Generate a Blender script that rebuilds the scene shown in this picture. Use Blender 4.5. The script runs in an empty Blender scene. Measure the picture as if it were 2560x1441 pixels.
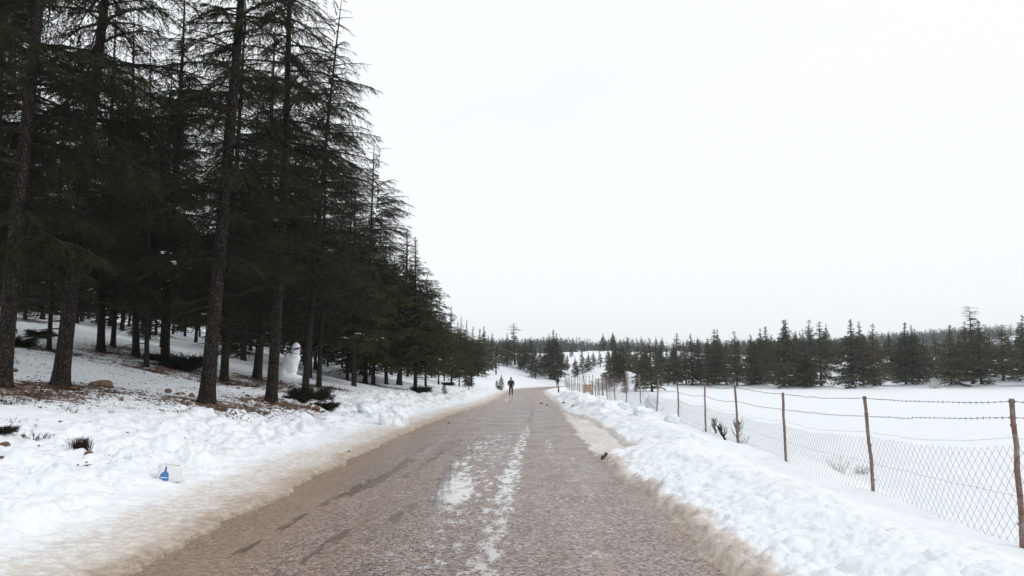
import bpy, math, random
import numpy as np
from mathutils import Vector, Matrix

# ------------------------------------------------------------------ camera, sky, light
scn = bpy.context.scene
COL = scn.collection
CAM_H = 1.6
FPX = 1920.0                      # focal length in pixels of the 2560 wide photograph
HOR = 945.0                       # row of the horizon
PITCH = math.atan((HOR - 720.5) / FPX)
cd = bpy.data.cameras.new("camera"); cam = bpy.data.objects.new("camera", cd); COL.objects.link(cam)
cd.sensor_width = 36.0; cd.lens = 36.0 * FPX / 2560.0
cd.clip_start = 0.1; cd.clip_end = 6000
cam.location = (0, 0, CAM_H); cam.rotation_euler = (math.pi / 2 + PITCH, 0, 0)
scn.camera = cam

SUN_EL, SUN_AZ = math.radians(38), math.radians(110)
w = bpy.data.worlds.new("World"); scn.world = w; w.use_nodes = True
nt = w.node_tree; nt.nodes.clear()
wo = nt.nodes.new("ShaderNodeOutputWorld"); bg = nt.nodes.new("ShaderNodeBackground")
sky = nt.nodes.new("ShaderNodeTexSky"); sky.sky_type = 'NISHITA'; sky.sun_disc = False
sky.sun_elevation = SUN_EL; sky.sun_rotation = SUN_AZ; sky.air_density = 1.0; sky.dust_density = 3.0
tc = nt.nodes.new("ShaderNodeTexCoord"); mp = nt.nodes.new("ShaderNodeMapping"); mp.inputs['Scale'].default_value = (1, 1, 3.2)
ns = nt.nodes.new("ShaderNodeTexNoise"); ns.inputs['Scale'].default_value = 1.3; ns.inputs['Detail'].default_value = 4
cr = nt.nodes.new("ShaderNodeValToRGB")
cr.color_ramp.elements[0].position = 0.32; cr.color_ramp.elements[0].color = (9.0, 9.25, 9.7, 1)
cr.color_ramp.elements[1].position = 0.55; cr.color_ramp.elements[1].color = (9.7, 10.05, 10.25, 1)
mx = nt.nodes.new("ShaderNodeMix"); mx.data_type = 'RGBA'; mx.inputs[0].default_value = 0.97
nt.links.new(tc.outputs['Generated'], mp.inputs[0]); nt.links.new(mp.outputs[0], ns.inputs['Vector'])
nt.links.new(ns.outputs['Fac'], cr.inputs[0]); nt.links.new(sky.outputs[0], mx.inputs[6]); nt.links.new(cr.outputs[0], mx.inputs[7])
nt.links.new(mx.outputs[2], bg.inputs['Color']); bg.inputs['Strength'].default_value = 0.1
nt.links.new(bg.outputs[0], wo.inputs['Surface'])

sl = bpy.data.lights.new("sun", 'SUN'); sl.energy = 0.9; sl.angle = math.radians(20); sl.color = (1, 0.97, 0.93)
so = bpy.data.objects.new("sun", sl); COL.objects.link(so)
sdir = Vector((math.sin(SUN_AZ) * math.cos(SUN_EL), math.cos(SUN_AZ) * math.cos(SUN_EL), math.sin(SUN_EL)))
so.rotation_euler = sdir.to_track_quat('Z', 'Y').to_euler(); so.location = (30, -20, 60)

scn.view_settings.view_transform = 'Standard'; scn.view_settings.look = 'None'
scn.view_settings.exposure = 0.09; scn.view_settings.gamma = 1.0
scn.render.engine = 'CYCLES'
scn.cycles.max_bounces = 6; scn.cycles.diffuse_bounces = 3; scn.cycles.volume_bounces = 0
scn.cycles.use_denoising = True

# ------------------------------------------------------------------ numeric helpers
def hsh(ix, iy, seed):
    n = (ix.astype(np.int64) * 374761393 + iy.astype(np.int64) * 668265263 + seed * 2147483647 // 7 + seed * 974634) & 0xffffffff
    n = ((n ^ (n >> 13)) * 1274126177) & 0xffffffff
    n = ((n ^ (n >> 16)) * 2246822519) & 0xffffffff
    n = n ^ (n >> 15)
    return (n & 0xffffff) / float(0x1000000)
def vnoise(x, y, seed=0):
    ix = np.floor(x); iy = np.floor(y); fx = x - ix; fy = y - iy
    fx = fx * fx * (3 - 2 * fx); fy = fy * fy * (3 - 2 * fy)
    a = hsh(ix, iy, seed); b = hsh(ix + 1, iy, seed); c = hsh(ix, iy + 1, seed); d = hsh(ix + 1, iy + 1, seed)
    return (a * (1 - fx) + b * fx) * (1 - fy) + (c * (1 - fx) + d * fx) * fy
def fbm(x, y, seed=0, octv=4):
    s = 0; a = 0.5
    for i in range(octv):
        s = s + a * vnoise(x * 2 ** i + 17.3 * i, y * 2 ** i - 9.1 * i, seed + i); a *= 0.5
    return s / (1 - 0.5 ** octv)
def lumps(x, y, cell, seed, dens=0.7):
    """rounded lumps of random size, one per cell"""
    X = x / cell; Y = y / cell
    ix = np.floor(X); iy = np.floor(Y); out = np.zeros_like(X)
    for dx in (-1, 0, 1):
        for dy in (-1, 0, 1):
            cx = ix + dx; cy = iy + dy
            px = cx + hsh(cx, cy, seed); py = cy + hsh(cx, cy, seed + 1)
            r = 0.3 + 0.55 * hsh(cx, cy, seed + 2); on = hsh(cx, cy, seed + 3) < dens
            ang = 6.28 * hsh(cx, cy, seed + 4); st = 0.75 + 0.5 * hsh(cx, cy, seed + 5)
            ux = (X - px) * np.cos(ang) + (Y - py) * np.sin(ang); uy = -(X - px) * np.sin(ang) + (Y - py) * np.cos(ang)
            q = (ux * st / r) ** 2 + (uy / st / r) ** 2
            h = np.where(on & (q < 1), np.sqrt(np.clip(1 - q, 0, 1)) * r, 0)
            out = np.maximum(out, h)
    return out * cell
def sstep(a, b, x):
    t = np.clip((x - a) / (b - a), 0, 1); return t * t * (3 - 2 * t)

# ------------------------------------------------------------------ the line of the road
RP = [(-0.7, -120), (-0.7, -60), (-0.7, -20), (-0.7, 0), (-0.7, 10), (-0.7, 18), (-0.4, 29), (0.3, 42), (0.9, 57), (1.3, 77), (2.1, 98),
      (4.6, 118), (10.5, 137), (22, 154), (42, 170), (80, 190), (150, 222), (300, 300)]
def resample(P, n=8):
    P = np.array(P, float); out = []
    for i in range(len(P) - 1):
        p0 = P[max(i - 1, 0)]; p1 = P[i]; p2 = P[i + 1]; p3 = P[min(i + 2, len(P) - 1)]
        for k in range(n):
            t = k / n
            out.append(0.5 * ((2 * p1) + (-p0 + p2) * t + (2 * p0 - 5 * p1 + 4 * p2 - p3) * t * t + (-p0 + 3 * p1 - 3 * p2 + p3) * t ** 3))
    out.append(P[-1]); return np.array(out)
ROAD = resample(RP)
def roadside(x, y):
    """signed distance from the centre line, left positive"""
    best = np.full(x.shape, 1e9); sg = np.zeros_like(best)
    for a, b in zip(ROAD[:-1], ROAD[1:]):
        d = b - a; L2 = d @ d
        t = np.clip(((x - a[0]) * d[0] + (y - a[1]) * d[1]) / L2, 0, 1)
        ex = x - a[0] - t * d[0]; ey = y - a[1] - t * d[1]
        q = ex * ex + ey * ey; m = q < best
        best = np.where(m, q, best); sg = np.where(m, d[0] * ey - d[1] * ex, sg)
    return np.sqrt(best) * np.sign(sg + 1e-12)
def halfw(y): return 2.45 - 0.45 * sstep(30, 56, y)
def edge_r(x, y):
    """extra width of trampled slush on the right of the road"""
    return 0.85 * sstep(15.8, 17.2, y) * (1 - sstep(26, 36, y)) + 0.25 * sstep(50, 60, y)
def base_terrain(x, y, s=None):
    if s is None: s = roadside(x, y)
    hw = halfw(y); u = s - hw; v = -s - hw
    k = 1.4
    left = 0.185 * np.log1p(np.exp(np.clip(k * (u - 0.9), -30, 30))) / k * 1.0 + np.where(k * (u - 0.9) > 30, 0.185 * (u - 0.9 - 30 / k), 0)
    left = np.where(u > 0, left, 0)
    left = left * (1 + .25 * sstep(95, 130, y)); cap = 9.0; left = np.where(left > 6, 6 + (cap - 6) * (1 - np.exp(-(np.maximum(left, 6) - 6) / (cap - 6))), left)
    left = left + sstep(3, 9, u) * (fbm(x / 7, y / 7, 3) - 0.5) * 0.7 + sstep(30, 60, u) * (fbm(x / 30, y / 30, 5) - 0.5) * 5
    v2 = v - edge_r(x, y)
    field = -0.95 + 0.75 * sstep(15, 130, y)
    bank = 0.10 + 0.16 * sstep(0.2, 1.6, v2) - 0.34 * sstep(1.4, 3.3, v2)
    bank = bank + 0.08 * sstep(24, 36, y) * (1 - sstep(52, 70, y)) * sstep(0.2, 1.2, v2) + 0.0 * y
    right = bank + (field - bank) * sstep(3.35 + 1.0 * sstep(28, 36, y), 6.2, v2)
    right = np.where(v2 > 0, right, 0.0)
    z = np.where(s > 0, left, right)
    kn = 3.0 * np.exp(-(((x - 17.8) / 4.6) ** 2 + ((y - 125) / 8) ** 2)) + 1.1 * np.exp(-(((x - 9.5) / 4) ** 2 + ((y - 128) / 4) ** 2)) * 0
    z = z + kn * sstep(1, 5, v)
    # the ground behind the field climbs
    z = z + sstep(0, 12, v) * (1.3 * np.exp(-(((x - 36) / 14) ** 2 + ((y - 160) / 14) ** 2)) + 2.6 * np.exp(-(((x - 98) / 24) ** 2 + ((y - 140) / 22) ** 2))
                               + 4.5 * np.exp(-(((x - 66) / 13) ** 2 + ((y - 163) / 11) ** 2)))
    ridge = 10 + 10 * (fbm(x / 110, y / 400, 11) - 0.3) + 9 * sstep(180, 400, x)
    z = z + ridge * sstep(330, 600, y) * (0.55 + 0.45 * sstep(-200, 60, x))
    z = z + (fbm(x / 9, y / 9, 23) - .5) * .28 * sstep(5.5, 10, v)
    z = z + (fbm(x / 25, y / 25, 21) - 0.5) * 0.5 * sstep(100, 160, np.hypot(x, y)) * sstep(2, 10, np.abs(s) - hw)
    return z
def zt(x, y):
    return float(base_terrain(np.array([float(x)]), np.array([float(y)]))[0])
def px_x(px, depth): return (px - 1280) / FPX * depth * math.cos(PITCH) * (1 + 0.0)  # near enough: depth along the ground
def ray(px, py):
    a = (px - 1280) / FPX; b = -(py - 720.5) / FPX
    return a, math.cos(PITCH) - b * math.sin(PITCH), math.sin(PITCH) + b * math.cos(PITCH)
def at(px, py, Y):
    a, f, u = ray(px, py); t = Y / f
    return (a * t, Y, CAM_H + u * t)
def on_ground(px, py, y0=3, y1=400):
    """the world point of the terrain that lies under a row and column of the photograph"""
    a, f, u = ray(px, py)
    Y = np.exp(np.linspace(math.log(y0), math.log(y1), 3000)); t = Y / f
    z = base_terrain(a * t, Y); d = (CAM_H + u * t) - z
    i = np.argmax(d < 0)
    if d[i] >= 0: i = len(Y) - 1
    return float(a * t[i]), float(Y[i]), float(z[i])

# ------------------------------------------------------------------ mesh helpers
class MB:
    def __init__(s): s.v = []; s.f = []; s.n = 0; s.sm = []
    def add(s, v, f, mat=0):
        v = np.asarray(v, float).reshape(-1, 3); f = np.asarray(f, np.int64)
        if len(f) == 0: return
        s.v.append(v); s.f.append((f + s.n, mat)); s.n += len(v)
    def tube(s, pts, rad, sides=6, mat=0, cap=True):
        pts = np.asarray(pts, float); n = len(pts); rad = np.broadcast_to(np.asarray(rad, float), (n,))
        tg = np.gradient(pts, axis=0); tg /= np.linalg.norm(tg, axis=1)[:, None] + 1e-9
        ref = np.array([0, 0, 1.0]) if abs(tg[:, 2]).mean() < 0.8 else np.array([1.0, 0, 0])
        a = np.cross(tg, ref); a /= np.linalg.norm(a, axis=1)[:, None] + 1e-9; b = np.cross(tg, a)
        th = np.arange(sides) * 2 * math.pi / sides
        ring = pts[:, None, :] + rad[:, None, None] * (np.cos(th)[None, :, None] * a[:, None, :] + np.sin(th)[None, :, None] * b[:, None, :])
        i = np.arange(n - 1)[:, None] * sides; j = np.arange(sides)[None, :]; j2 = (j + 1) % sides
        f = np.stack([i + j, i + j2, i + sides + j2, i + sides + j], -1).reshape(-1, 4)
        s.add(ring.reshape(-1, 3), f, mat)
        if cap:
            for k, rev in ((0, True), (n - 1, False)):
                c = list(range(sides)); base = ring[k]
                cc = np.vstack([base, base.mean(0)])
                ff = [[j, (j + 1) % sides, sides] for j in range(sides)]
                if not rev: ff = [[q[1], q[0], q[2]] for q in ff]
                s.add(cc, np.array(ff), mat)
    def box(s, c, size, rot=None, mat=0, jit=0, seed=0):
        v = np.array([[x, y, z] for x in (-.5, .5) for y in (-.5, .5) for z in (-.5, .5)]) * np.array(size)
        if jit: v += (np.random.RandomState(seed).rand(8, 3) - .5) * jit
        if rot is not None: v = v @ np.array(rot.to_3x3()).T
        f = [[0, 1, 3, 2], [4, 6, 7, 5], [0, 4, 5, 1], [2, 3, 7, 6], [0, 2, 6, 4], [1, 5, 7, 3]]
        s.add(v + np.array(c), f, mat)
    def blob(s, c, r, sub=2, seed=0, amp=0.2, freq=1.5, squash=(1, 1, 1), mat=0):
        import bmesh
        bm = bmesh.new(); bmesh.ops.create_icosphere(bm, subdivisions=sub, radius=1)
        v = np.array([q.co[:] for q in bm.verts]); f = np.array([[q.index for q in p.verts] for p in bm.faces]); bm.free()
        rs = np.random.RandomState(seed); d = np.zeros(len(v))
        for k in range(7):
            w_ = rs.normal(size=3) * freq * (1 + k * .5); d += np.sin(v @ w_ + rs.rand() * 6.28) / (1 + k * .6)
        v = v * (1 + amp * d[:, None] / 2) * np.array(squash) * r
        s.add(v + np.array(c), f, mat)
    def obj(s, name, mats, parent=None, smooth=True, loc=None):
        V = np.concatenate(s.v) if s.v else np.zeros((0, 3))
        me = bpy.data.meshes.new(name); me.vertices.add(len(V)); me.vertices.foreach_set('co', V.astype(np.float32).ravel())
        li = []; tot = []; mi = []
        for f, m in s.f:
            li.append(f.ravel()); tot.append(np.full(len(f), f.shape[1])); mi.append(np.full(len(f), m))
        li = np.concatenate(li); tot = np.concatenate(tot); mi = np.concatenate(mi)
        me.loops.add(len(li)); me.loops.foreach_set('vertex_index', li.astype(np.int32))
        me.polygons.add(len(tot)); st = np.concatenate([[0], np.cumsum(tot)[:-1]])
        me.polygons.foreach_set('loop_start', st.astype(np.int32)); me.polygons.foreach_set('loop_total', tot.astype(np.int32))
        me.polygons.foreach_set('material_index', mi.astype(np.int32))
        me.polygons.foreach_set('use_smooth', np.full(len(tot), smooth))
        if not isinstance(mats, (list, tuple)): mats = [mats]
        for m in mats: me.materials.append(m)
        me.update(calc_edges=True); me.validate()
        o = bpy.data.objects.new(name, me); COL.objects.link(o)
        if parent is not None: o.parent = parent
        if loc is not None: o.location = loc
        return o

def tag(o, label=None, cat=None, group=None, kind=None):
    if label: o['label'] = label
    if cat: o['category'] = cat
    if group: o['group'] = group
    if kind: o['kind'] = kind
    return o
def empty(name, loc=(0, 0, 0), rz=0):
    o = bpy.data.objects.new(name, None); COL.objects.link(o); o.location = loc; o.rotation_euler = (0, 0, rz); o.empty_display_size = 0.3
    return o
def copy_tree(o):
    c = o.copy(); COL.objects.link(c)
    for ch in list(o.children):
        d = ch.copy(); COL.objects.link(d); d.parent = c
        for g in list(ch.children):
            e = g.copy(); COL.objects.link(e); e.parent = d
    return c
ORD = "first second third fourth fifth sixth seventh eighth ninth tenth eleventh twelfth thirteenth fourteenth fifteenth sixteenth seventeenth eighteenth nineteenth twentieth".split()
ORD += ["twenty-" + k for k in ORD[:9]] + ["thirtieth"] + ["thirty-" + k for k in ORD[:9]] + ["fortieth"] + ["forty-" + k for k in ORD[:9]]

# ------------------------------------------------------------------ materials
def mat_new(name, col=(.5, .5, .5), rough=.7, spec=.3, metal=0):
    m = bpy.data.materials.new(name); m.use_nodes = True
    b = m.node_tree.nodes['Principled BSDF']
    b.inputs['Base Color'].default_value = (*col, 1); b.inputs['Roughness'].default_value = rough
    b.inputs['Specular IOR Level'].default_value = spec; b.inputs['Metallic'].default_value = metal
    return m, m.node_tree, b
def N(nt, t, **kw):
    n = nt.nodes.new(t)
    for k, v in kw.items():
        if k in n.inputs: n.inputs[k].default_value = v
        else: setattr(n, k, v)
    return n
def noise(nt, scale, detail=3, vec=None, rough=.5):
    n = N(nt, "ShaderNodeTexNoise", Scale=scale, Detail=detail, Roughness=rough)
    if vec is not None: nt.links.new(vec, n.inputs['Vector'])
    return n.outputs['Fac']
def ramp(nt, fac, stops):
    r = nt.nodes.new("ShaderNodeValToRGB"); e = r.color_ramp.elements
    while len(e) < len(stops): e.new(0.5)
    for i, (p, c) in enumerate(stops):
        e[i].position = p; e[i].color = (*c, 1) if isinstance(c, tuple) else (c, c, c, 1)
    nt.links.new(fac, r.inputs[0]); return r.outputs[0]
def mixc(nt, fac, a, b, mode='MIX'):
    m = nt.nodes.new("ShaderNodeMix"); m.data_type = 'RGBA'; m.blend_type = mode
    for s_, v in ((0, fac), (6, a), (7, b)):
        if hasattr(v, 'is_linked'): nt.links.new(v, m.inputs[s_])
        elif s_ == 0: m.inputs[0].default_value = v
        else: m.inputs[s_].default_value = (*v, 1)
    return m.outputs[2]
def mth(nt, op, a, b=0.0, clamp=False):
    m = nt.nodes.new("ShaderNodeMath"); m.operation = op; m.use_clamp = clamp
    for i, v in enumerate((a, b)):
        if hasattr(v, 'is_linked'): nt.links.new(v, m.inputs[i])
        else: m.inputs[i].default_value = v
    return m.outputs[0]
def bump(nt, h, strength, dist, bs):
    b = nt.nodes.new("ShaderNodeBump"); b.inputs['Strength'].default_value = strength; b.inputs['Distance'].default_value = dist
    nt.links.new(h, b.inputs['Height']); nt.links.new(b.outputs[0], bs.inputs['Normal']); return b
def ocoord(nt): return nt.nodes.new("ShaderNodeTexCoord").outputs['Object']
def attr(nt, name):
    a = nt.nodes.new("ShaderNodeAttribute"); a.attribute_name = name; return a.outputs['Fac']

def make_snow():
    m, nt, b = mat_new("snow", rough=.55, spec=.25); oc = ocoord(nt); L = nt.links
    big = noise(nt, .35, 3, oc); fine = noise(nt, 26, 4, oc); mid = noise(nt, 5, 4, oc)
    col = mixc(nt, big, (.765, .80, .845), (.825, .845, .87))
    # slush and road dirt worked into the snow
    d = attr(nt, "dirt"); n1 = noise(nt, 9, 5, oc, .65); n2 = noise(nt, 45, 3, oc)
    t = mth(nt, 'ADD', d, mth(nt, 'MULTIPLY', mth(nt, 'SUBTRACT', n1, .5), .85))
    t = mth(nt, 'ADD', t, mth(nt, 'MULTIPLY', mth(nt, 'SUBTRACT', n2, .5), .3))
    t = mth(nt, 'ADD', t, mth(nt, 'MULTIPLY', mth(nt, 'SUBTRACT', noise(nt, 130, 2, oc), .5), .7))
    t = mth(nt, 'MULTIPLY', t, mth(nt, 'MULTIPLY', d, 4.0, True), True)
    dc = ramp(nt, t, [(0.0, (.80, .82, .84)), (.2, (.70, .665, .64)), (.5, (.54, .475, .42)), (.8, (.38, .30, .235)), (1, (.22, .16, .12))])
    dm = ramp(nt, t, [(0.05, 0.0), (.3, 1.0)])
    col = mixc(nt, dm, col, dc)
    # needle litter and bare soil showing through under the trees
    l = attr(nt, "litter"); n3 = noise(nt, 13, 6, oc, .75); n4 = noise(nt, 2.1, 3, oc)
    q = mth(nt, 'ADD', mth(nt, 'MULTIPLY', l, .62), mth(nt, 'ADD', mth(nt, 'MULTIPLY', mth(nt, 'SUBTRACT', n3, .5), 1.7), mth(nt, 'MULTIPLY', mth(nt, 'SUBTRACT', n4, .5), .9)))
    lm = ramp(nt, q, [(.50, 0.0), (.56, 1.0)])
    lm = mth(nt, 'MULTIPLY', lm, mth(nt, 'MULTIPLY', l, 6.0, True))
    lc = mixc(nt, noise(nt, 30, 3, oc), (.045, .026, .017), (.13, .075, .045))
    col = mixc(nt, lm, col, lc)
    L.new(col, b.inputs['Base Color'])
    h = mth(nt, 'ADD', mth(nt, 'MULTIPLY', mid, .6), mth(nt, 'MULTIPLY', fine, .35))
    bump(nt, h, .75, .045, b)
    return m
SNOW = make_snow()
SNOWB, _nt, _b = mat_new("packed_snow", (.80, .83, .86), .55, .25); bump(_nt, noise(_nt, 9, 5, ocoord(_nt)), .5, .03, _b)
EDGE_PHASE = 0
def make_road():
    m, nt, b = mat_new("wet_road", rough=.6, spec=.5); oc = ocoord(nt); L = nt.links
    vo = N(nt, "ShaderNodeTexVoronoi", Scale=38.0); L.new(oc, vo.inputs['Vector'])
    stone = N(nt, "ShaderNodeSeparateColor"); L.new(vo.outputs['Color'], stone.inputs[0])
    col = ramp(nt, stone.outputs[0], [(0, (.035, .026, .027)), (.22, (.118, .080, .074)), (.5, (.280, .196, .170)), (.8, (.46, .345, .30)), (1, (.64, .54, .49))])
    n1 = noise(nt, 1.1, 5, oc, .6)
    col = mixc(nt, ramp(nt, n1, [(.3, 0.0), (.7, .5)]), col, mixc(nt, .5, col, (.30, .24, .205)))
    n2 = noise(nt, 120, 2, oc)
    col = mixc(nt, .35, col, ramp(nt, n2, [(.3, .08), (.7, .42)]), 'OVERLAY')
    mpl = N(nt, "ShaderNodeMapping"); mpl.inputs['Scale'].default_value = (2.6, .12, 1); L.new(oc, mpl.inputs[0])
    nl = noise(nt, 1.0, 5, mpl.outputs[0], .6)
    col = mixc(nt, ramp(nt, nl, [(.4, .0), (.75, .55)]), col, mixc(nt, .5, col, (.10, .075, .062)))
    col = mixc(nt, ramp(nt, nl, [(.25, .45), (.42, 0.0)]), col, (.38, .285, .24))
    mud = attr(nt, "mud"); mp_ = N(nt, "ShaderNodeMapping"); mp_.inputs['Scale'].default_value = (3.6, .3, 1); L.new(oc, mp_.inputs[0])
    ns_ = noise(nt, 1.0, 5, mp_.outputs[0], .6)
    mt = mth(nt, 'MULTIPLY', mud, mth(nt, 'ADD', ns_, .35), True)
    mudc = mixc(nt, noise(nt, 35, 4, oc), (.17, .105, .062), (.42, .30, .20))
    col = mixc(nt, ramp(nt, mt, [(.2, 0.0), (.85, .58)]), col, mudc)
    # standing water
    wet = attr(nt, "wet"); mp2 = N(nt, "ShaderNodeMapping"); mp2.inputs['Scale'].default_value = (2.1, .75, 1); L.new(oc, mp2.inputs[0])
    nw = noise(nt, 3.4, 7, mp2.outputs[0], .62)
    wv = mth(nt, 'ADD', wet, mth(nt, 'MULTIPLY', mth(nt, 'SUBTRACT', nw, .5), 1.9))
    wv = mth(nt, 'ADD', wv, mth(nt, 'MULTIPLY', mth(nt, 'SUBTRACT', stone.outputs[1], .5), .34))
    wm = ramp(nt, wv, [(.47, 0.0), (.62, 1.0)])
    wm = mth(nt, 'MULTIPLY', wm, mth(nt, 'MULTIPLY', wet, 5.0, True))
    dk = attr(nt, "ruts"); mp3 = N(nt, "ShaderNodeMapping"); mp3.inputs['Scale'].default_value = (5.0, .8, 1); L.new(oc, mp3.inputs[0])
    nd = noise(nt, 1.6, 5, mp3.outputs[0], .65)
    dv = mth(nt, 'ADD', dk, mth(nt, 'MULTIPLY', mth(nt, 'SUBTRACT', nd, .5), 1.6))
    dm = mth(nt, 'MULTIPLY', ramp(nt, dv, [(.50, 0.0), (.60, 1.0)]), mth(nt, 'MULTIPLY', dk, 5.0, True))
    col = mixc(nt, mth(nt, 'MULTIPLY', dm, .85), col, (.11, .072, .046))
    col = mixc(nt, mth(nt, 'MULTIPLY', wm, .5), col, (.20, .175, .165))
    L.new(col, b.inputs['Base Color'])
    ro = mixc(nt, wm, ramp(nt, n1, [(.35, .26), (.65, .5)]), (.05, .05, .05)); L.new(ro, b.inputs['Roughness'])
    dist = mth(nt, 'SUBTRACT', 1.0, mth(nt, 'MULTIPLY', vo.outputs['Distance'], 1.2))
    hgt = mth(nt, 'MULTIPLY', dist, mth(nt, 'SUBTRACT', 1.0, mth(nt, 'MAXIMUM', wm, mth(nt, 'MULTIPLY', dm, .6))))
    bump(nt, hgt, .9, .012, b)
    L.new(mth(nt, 'MULTIPLY', wm, 1.0), b.inputs['Coat Weight']); b.inputs['Coat Roughness'].default_value = .04
    b.inputs['Coat IOR'].default_value = 1.33
    return m
ROADM = make_road()
def bark(name, c1, c2, scale=1.0):
    m, nt, b = mat_new(name, rough=.9, spec=.15); oc = ocoord(nt)
    mp_ = N(nt, "ShaderNodeMapping"); mp_.inputs['Scale'].default_value = (1, 1, .42); nt.links.new(oc, mp_.inputs[0])
    vo = N(nt, "ShaderNodeTexVoronoi", Scale=24.0 * scale, feature='DISTANCE_TO_EDGE'); nt.links.new(mp_.outputs[0], vo.inputs['Vector'])
    n = noise(nt, 14 * scale, 6, mp_.outputs[0], .7)
    f = mth(nt, 'ADD', mth(nt, 'MULTIPLY', vo.outputs['Distance'], 1.6), mth(nt, 'MULTIPLY', mth(nt, 'SUBTRACT', n, .5), .9))
    col = ramp(nt, f, [(.05, tuple(k * .3 for k in c1)), (.3, c1), (.7, c2)])
    lich = noise(nt, 3.2, 5, oc, .7)
    col = mixc(nt, ramp(nt, lich, [(.58, 0.0), (.72, .5)]), col, (.15, .085, .035))
    nt.links.new(col, b.inputs['Base Color']); bump(nt, f, .9, .02, b); return m
BARK = bark("cedar_bark", (.028, .023, .018), (.082, .070, .057))
WOOD = bark("branch_wood", (.03, .025, .02), (.075, .062, .05), 2)
def foliage(name, ca, cb, cc):
    m, nt, b = mat_new(name, rough=.8, spec=.12); oc = ocoord(nt)
    oi = nt.nodes.new("ShaderNodeObjectInfo"); n = noise(nt, 1.1, 4, oc, .65)
    c = mixc(nt, ramp(nt, n, [(.35, 0.0), (.65, 1.0)]), ca, cb)
    c = mixc(nt, ramp(nt, oi.outputs['Random'], [(.3, 0.0), (1.0, .75)]), c, cc)
    nt.links.new(c, b.inputs['Base Color'])
    return m
LEAF = foliage("cedar_needles", (.013, .016, .008), (.030, .033, .013), (.022, .019, .009))
LEAF2 = foliage("young_cedar_needles", (.026, .033, .015), (.064, .066, .024), (.068, .054, .020))
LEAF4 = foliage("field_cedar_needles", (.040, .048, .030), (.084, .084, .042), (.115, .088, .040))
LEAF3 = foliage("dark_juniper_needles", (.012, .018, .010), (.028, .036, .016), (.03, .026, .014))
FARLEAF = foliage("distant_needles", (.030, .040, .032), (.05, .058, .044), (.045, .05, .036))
TWIG, _, _ = mat_new("dark_twig", (.028, .02, .017), .9, .1)
GTWIG, _, _ = mat_new("grey_twig", (.21, .17, .155), .9, .1)
def rockmat():
    m, nt, b = mat_new("brown_stone", rough=.85, spec=.2); oc = ocoord(nt); oi = nt.nodes.new("ShaderNodeObjectInfo")
    c = ramp(nt, noise(nt, 7, 6, oc, .7), [(.3, (.07, .042, .03)), (.5, (.19, .105, .062)), (.7, (.31, .215, .155))])
    c = mixc(nt, ramp(nt, oi.outputs['Random'], [(0, 0.0), (1, .55)]), c, (.13, .11, .095))
    nt.links.new(c, b.inputs['Base Color']); bump(nt, noise(nt, 16, 5, oc), .7, .02, b); return m
ROCK = rockmat()
def postmat():
    m, nt, b = mat_new("rusty_post", rough=.8, spec=.25); oc = ocoord(nt); oi = nt.nodes.new("ShaderNodeObjectInfo")
    mp_ = N(nt, "ShaderNodeMapping"); mp_.inputs['Scale'].default_value = (1, 1, .12); nt.links.new(oc, mp_.inputs[0])
    c = ramp(nt, noise(nt, 60, 5, mp_.outputs[0], .7), [(.3, (.10, .068, .055)), (.5, (.23, .18, .155)), (.72, (.40, .35, .32))])
    r = ramp(nt, noise(nt, 7, 5, oc, .7), [(.42, 0.0), (.6, .85)])
    r2 = mth(nt, 'MULTIPLY', r, mth(nt, 'ADD', .25, oi.outputs['Random']), True)
    c = mixc(nt, r2, c, (.16, .07, .05))
    nt.links.new(c, b.inputs['Base Color']); bump(nt, noise(nt, 50, 4, mp_.outputs[0]), .5, .005, b); return m
POSTM = postmat()
WIRE, _, _ = mat_new("weathered_wire", (.24, .235, .23), .6, .4)
BARB, _, _ = mat_new("rusty_barbed_wire", (.085, .068, .06), .7, .3)

# ------------------------------------------------------------------ ground sheet
TRUNKS = []     # (x, y, radius) of litter rings, filled by the planting lists below
LITTER = []
# planting list of the near forest on the left: column, row of the foot, depth or None, trunk diameter px
NEAR = [  # px foot, py foot, top px, width px, label
    (4, 975, 62, 46, "tall cedar with a dark trunk cut by the left edge of the photo"),
    (150, 968, 232, 44, "thick cedar trunk leaning slightly, reddish litter and a boulder at its right"),
    (516, 1012, 583, 43, "thickest rough-barked cedar, beside orange stones at the forest front"),
    (677, 1012, 716, 33, "tall straight cedar closest in front of the snowman, stones at its foot"),
    (560, 955, 590, 24, "dark cedar just behind and right of the thickest trunk"),
    (642, 950, 700, 25, "dark cedar trunk standing directly left of the one before the snowman"),
    (252, 880, 262, 22, "dark cedar trunk flaring at its foot on the bright snow slope"),
    (282, 870, 305, 15, "thin tilted cedar trunk beside the flared dark one"),
    (340, 893, 345, 20, "dark cedar trunk in the middle of the snowy slope, litter behind it"),
    (366, 922, 372, 14, "slim cedar trunk in front of the low dark thicket"),
    (412, 915, 428, 26, "broad dark cedar trunk rising out of the low dark thicket"),
    (762, 987, 842, 20, "cedar trunk immediately right of the snowman, in low juniper"),
    (797, 968, 832, 15, "slender leaning cedar beside the snowman's right-hand neighbour"),
    (868, 952, 880, 8, "thin pole-like cedar at the bright clearing edge past the snowman"),
    (913, 960, 925, 13, "cedar with a bare lower trunk beyond the snowman clearing"),
    (122, 876, 160, 13, "narrow dark cedar trunk between the two leftmost thick ones"),
    (62, 800, 100, 9, "distant slim trunk high on the slope at the far left"),
    (204, 806, 225, 10, "small far trunk high on the slope behind the thick leaning cedar"),
]
NEARP = []
for (bx, by, tx, wd, lab) in NEAR:
    g = on_ground(bx, by)
    NEARP.append(g)
    TRUNKS.append((g[0], g[1], 1.6 + 0.6 * (wd > 22)))

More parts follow.
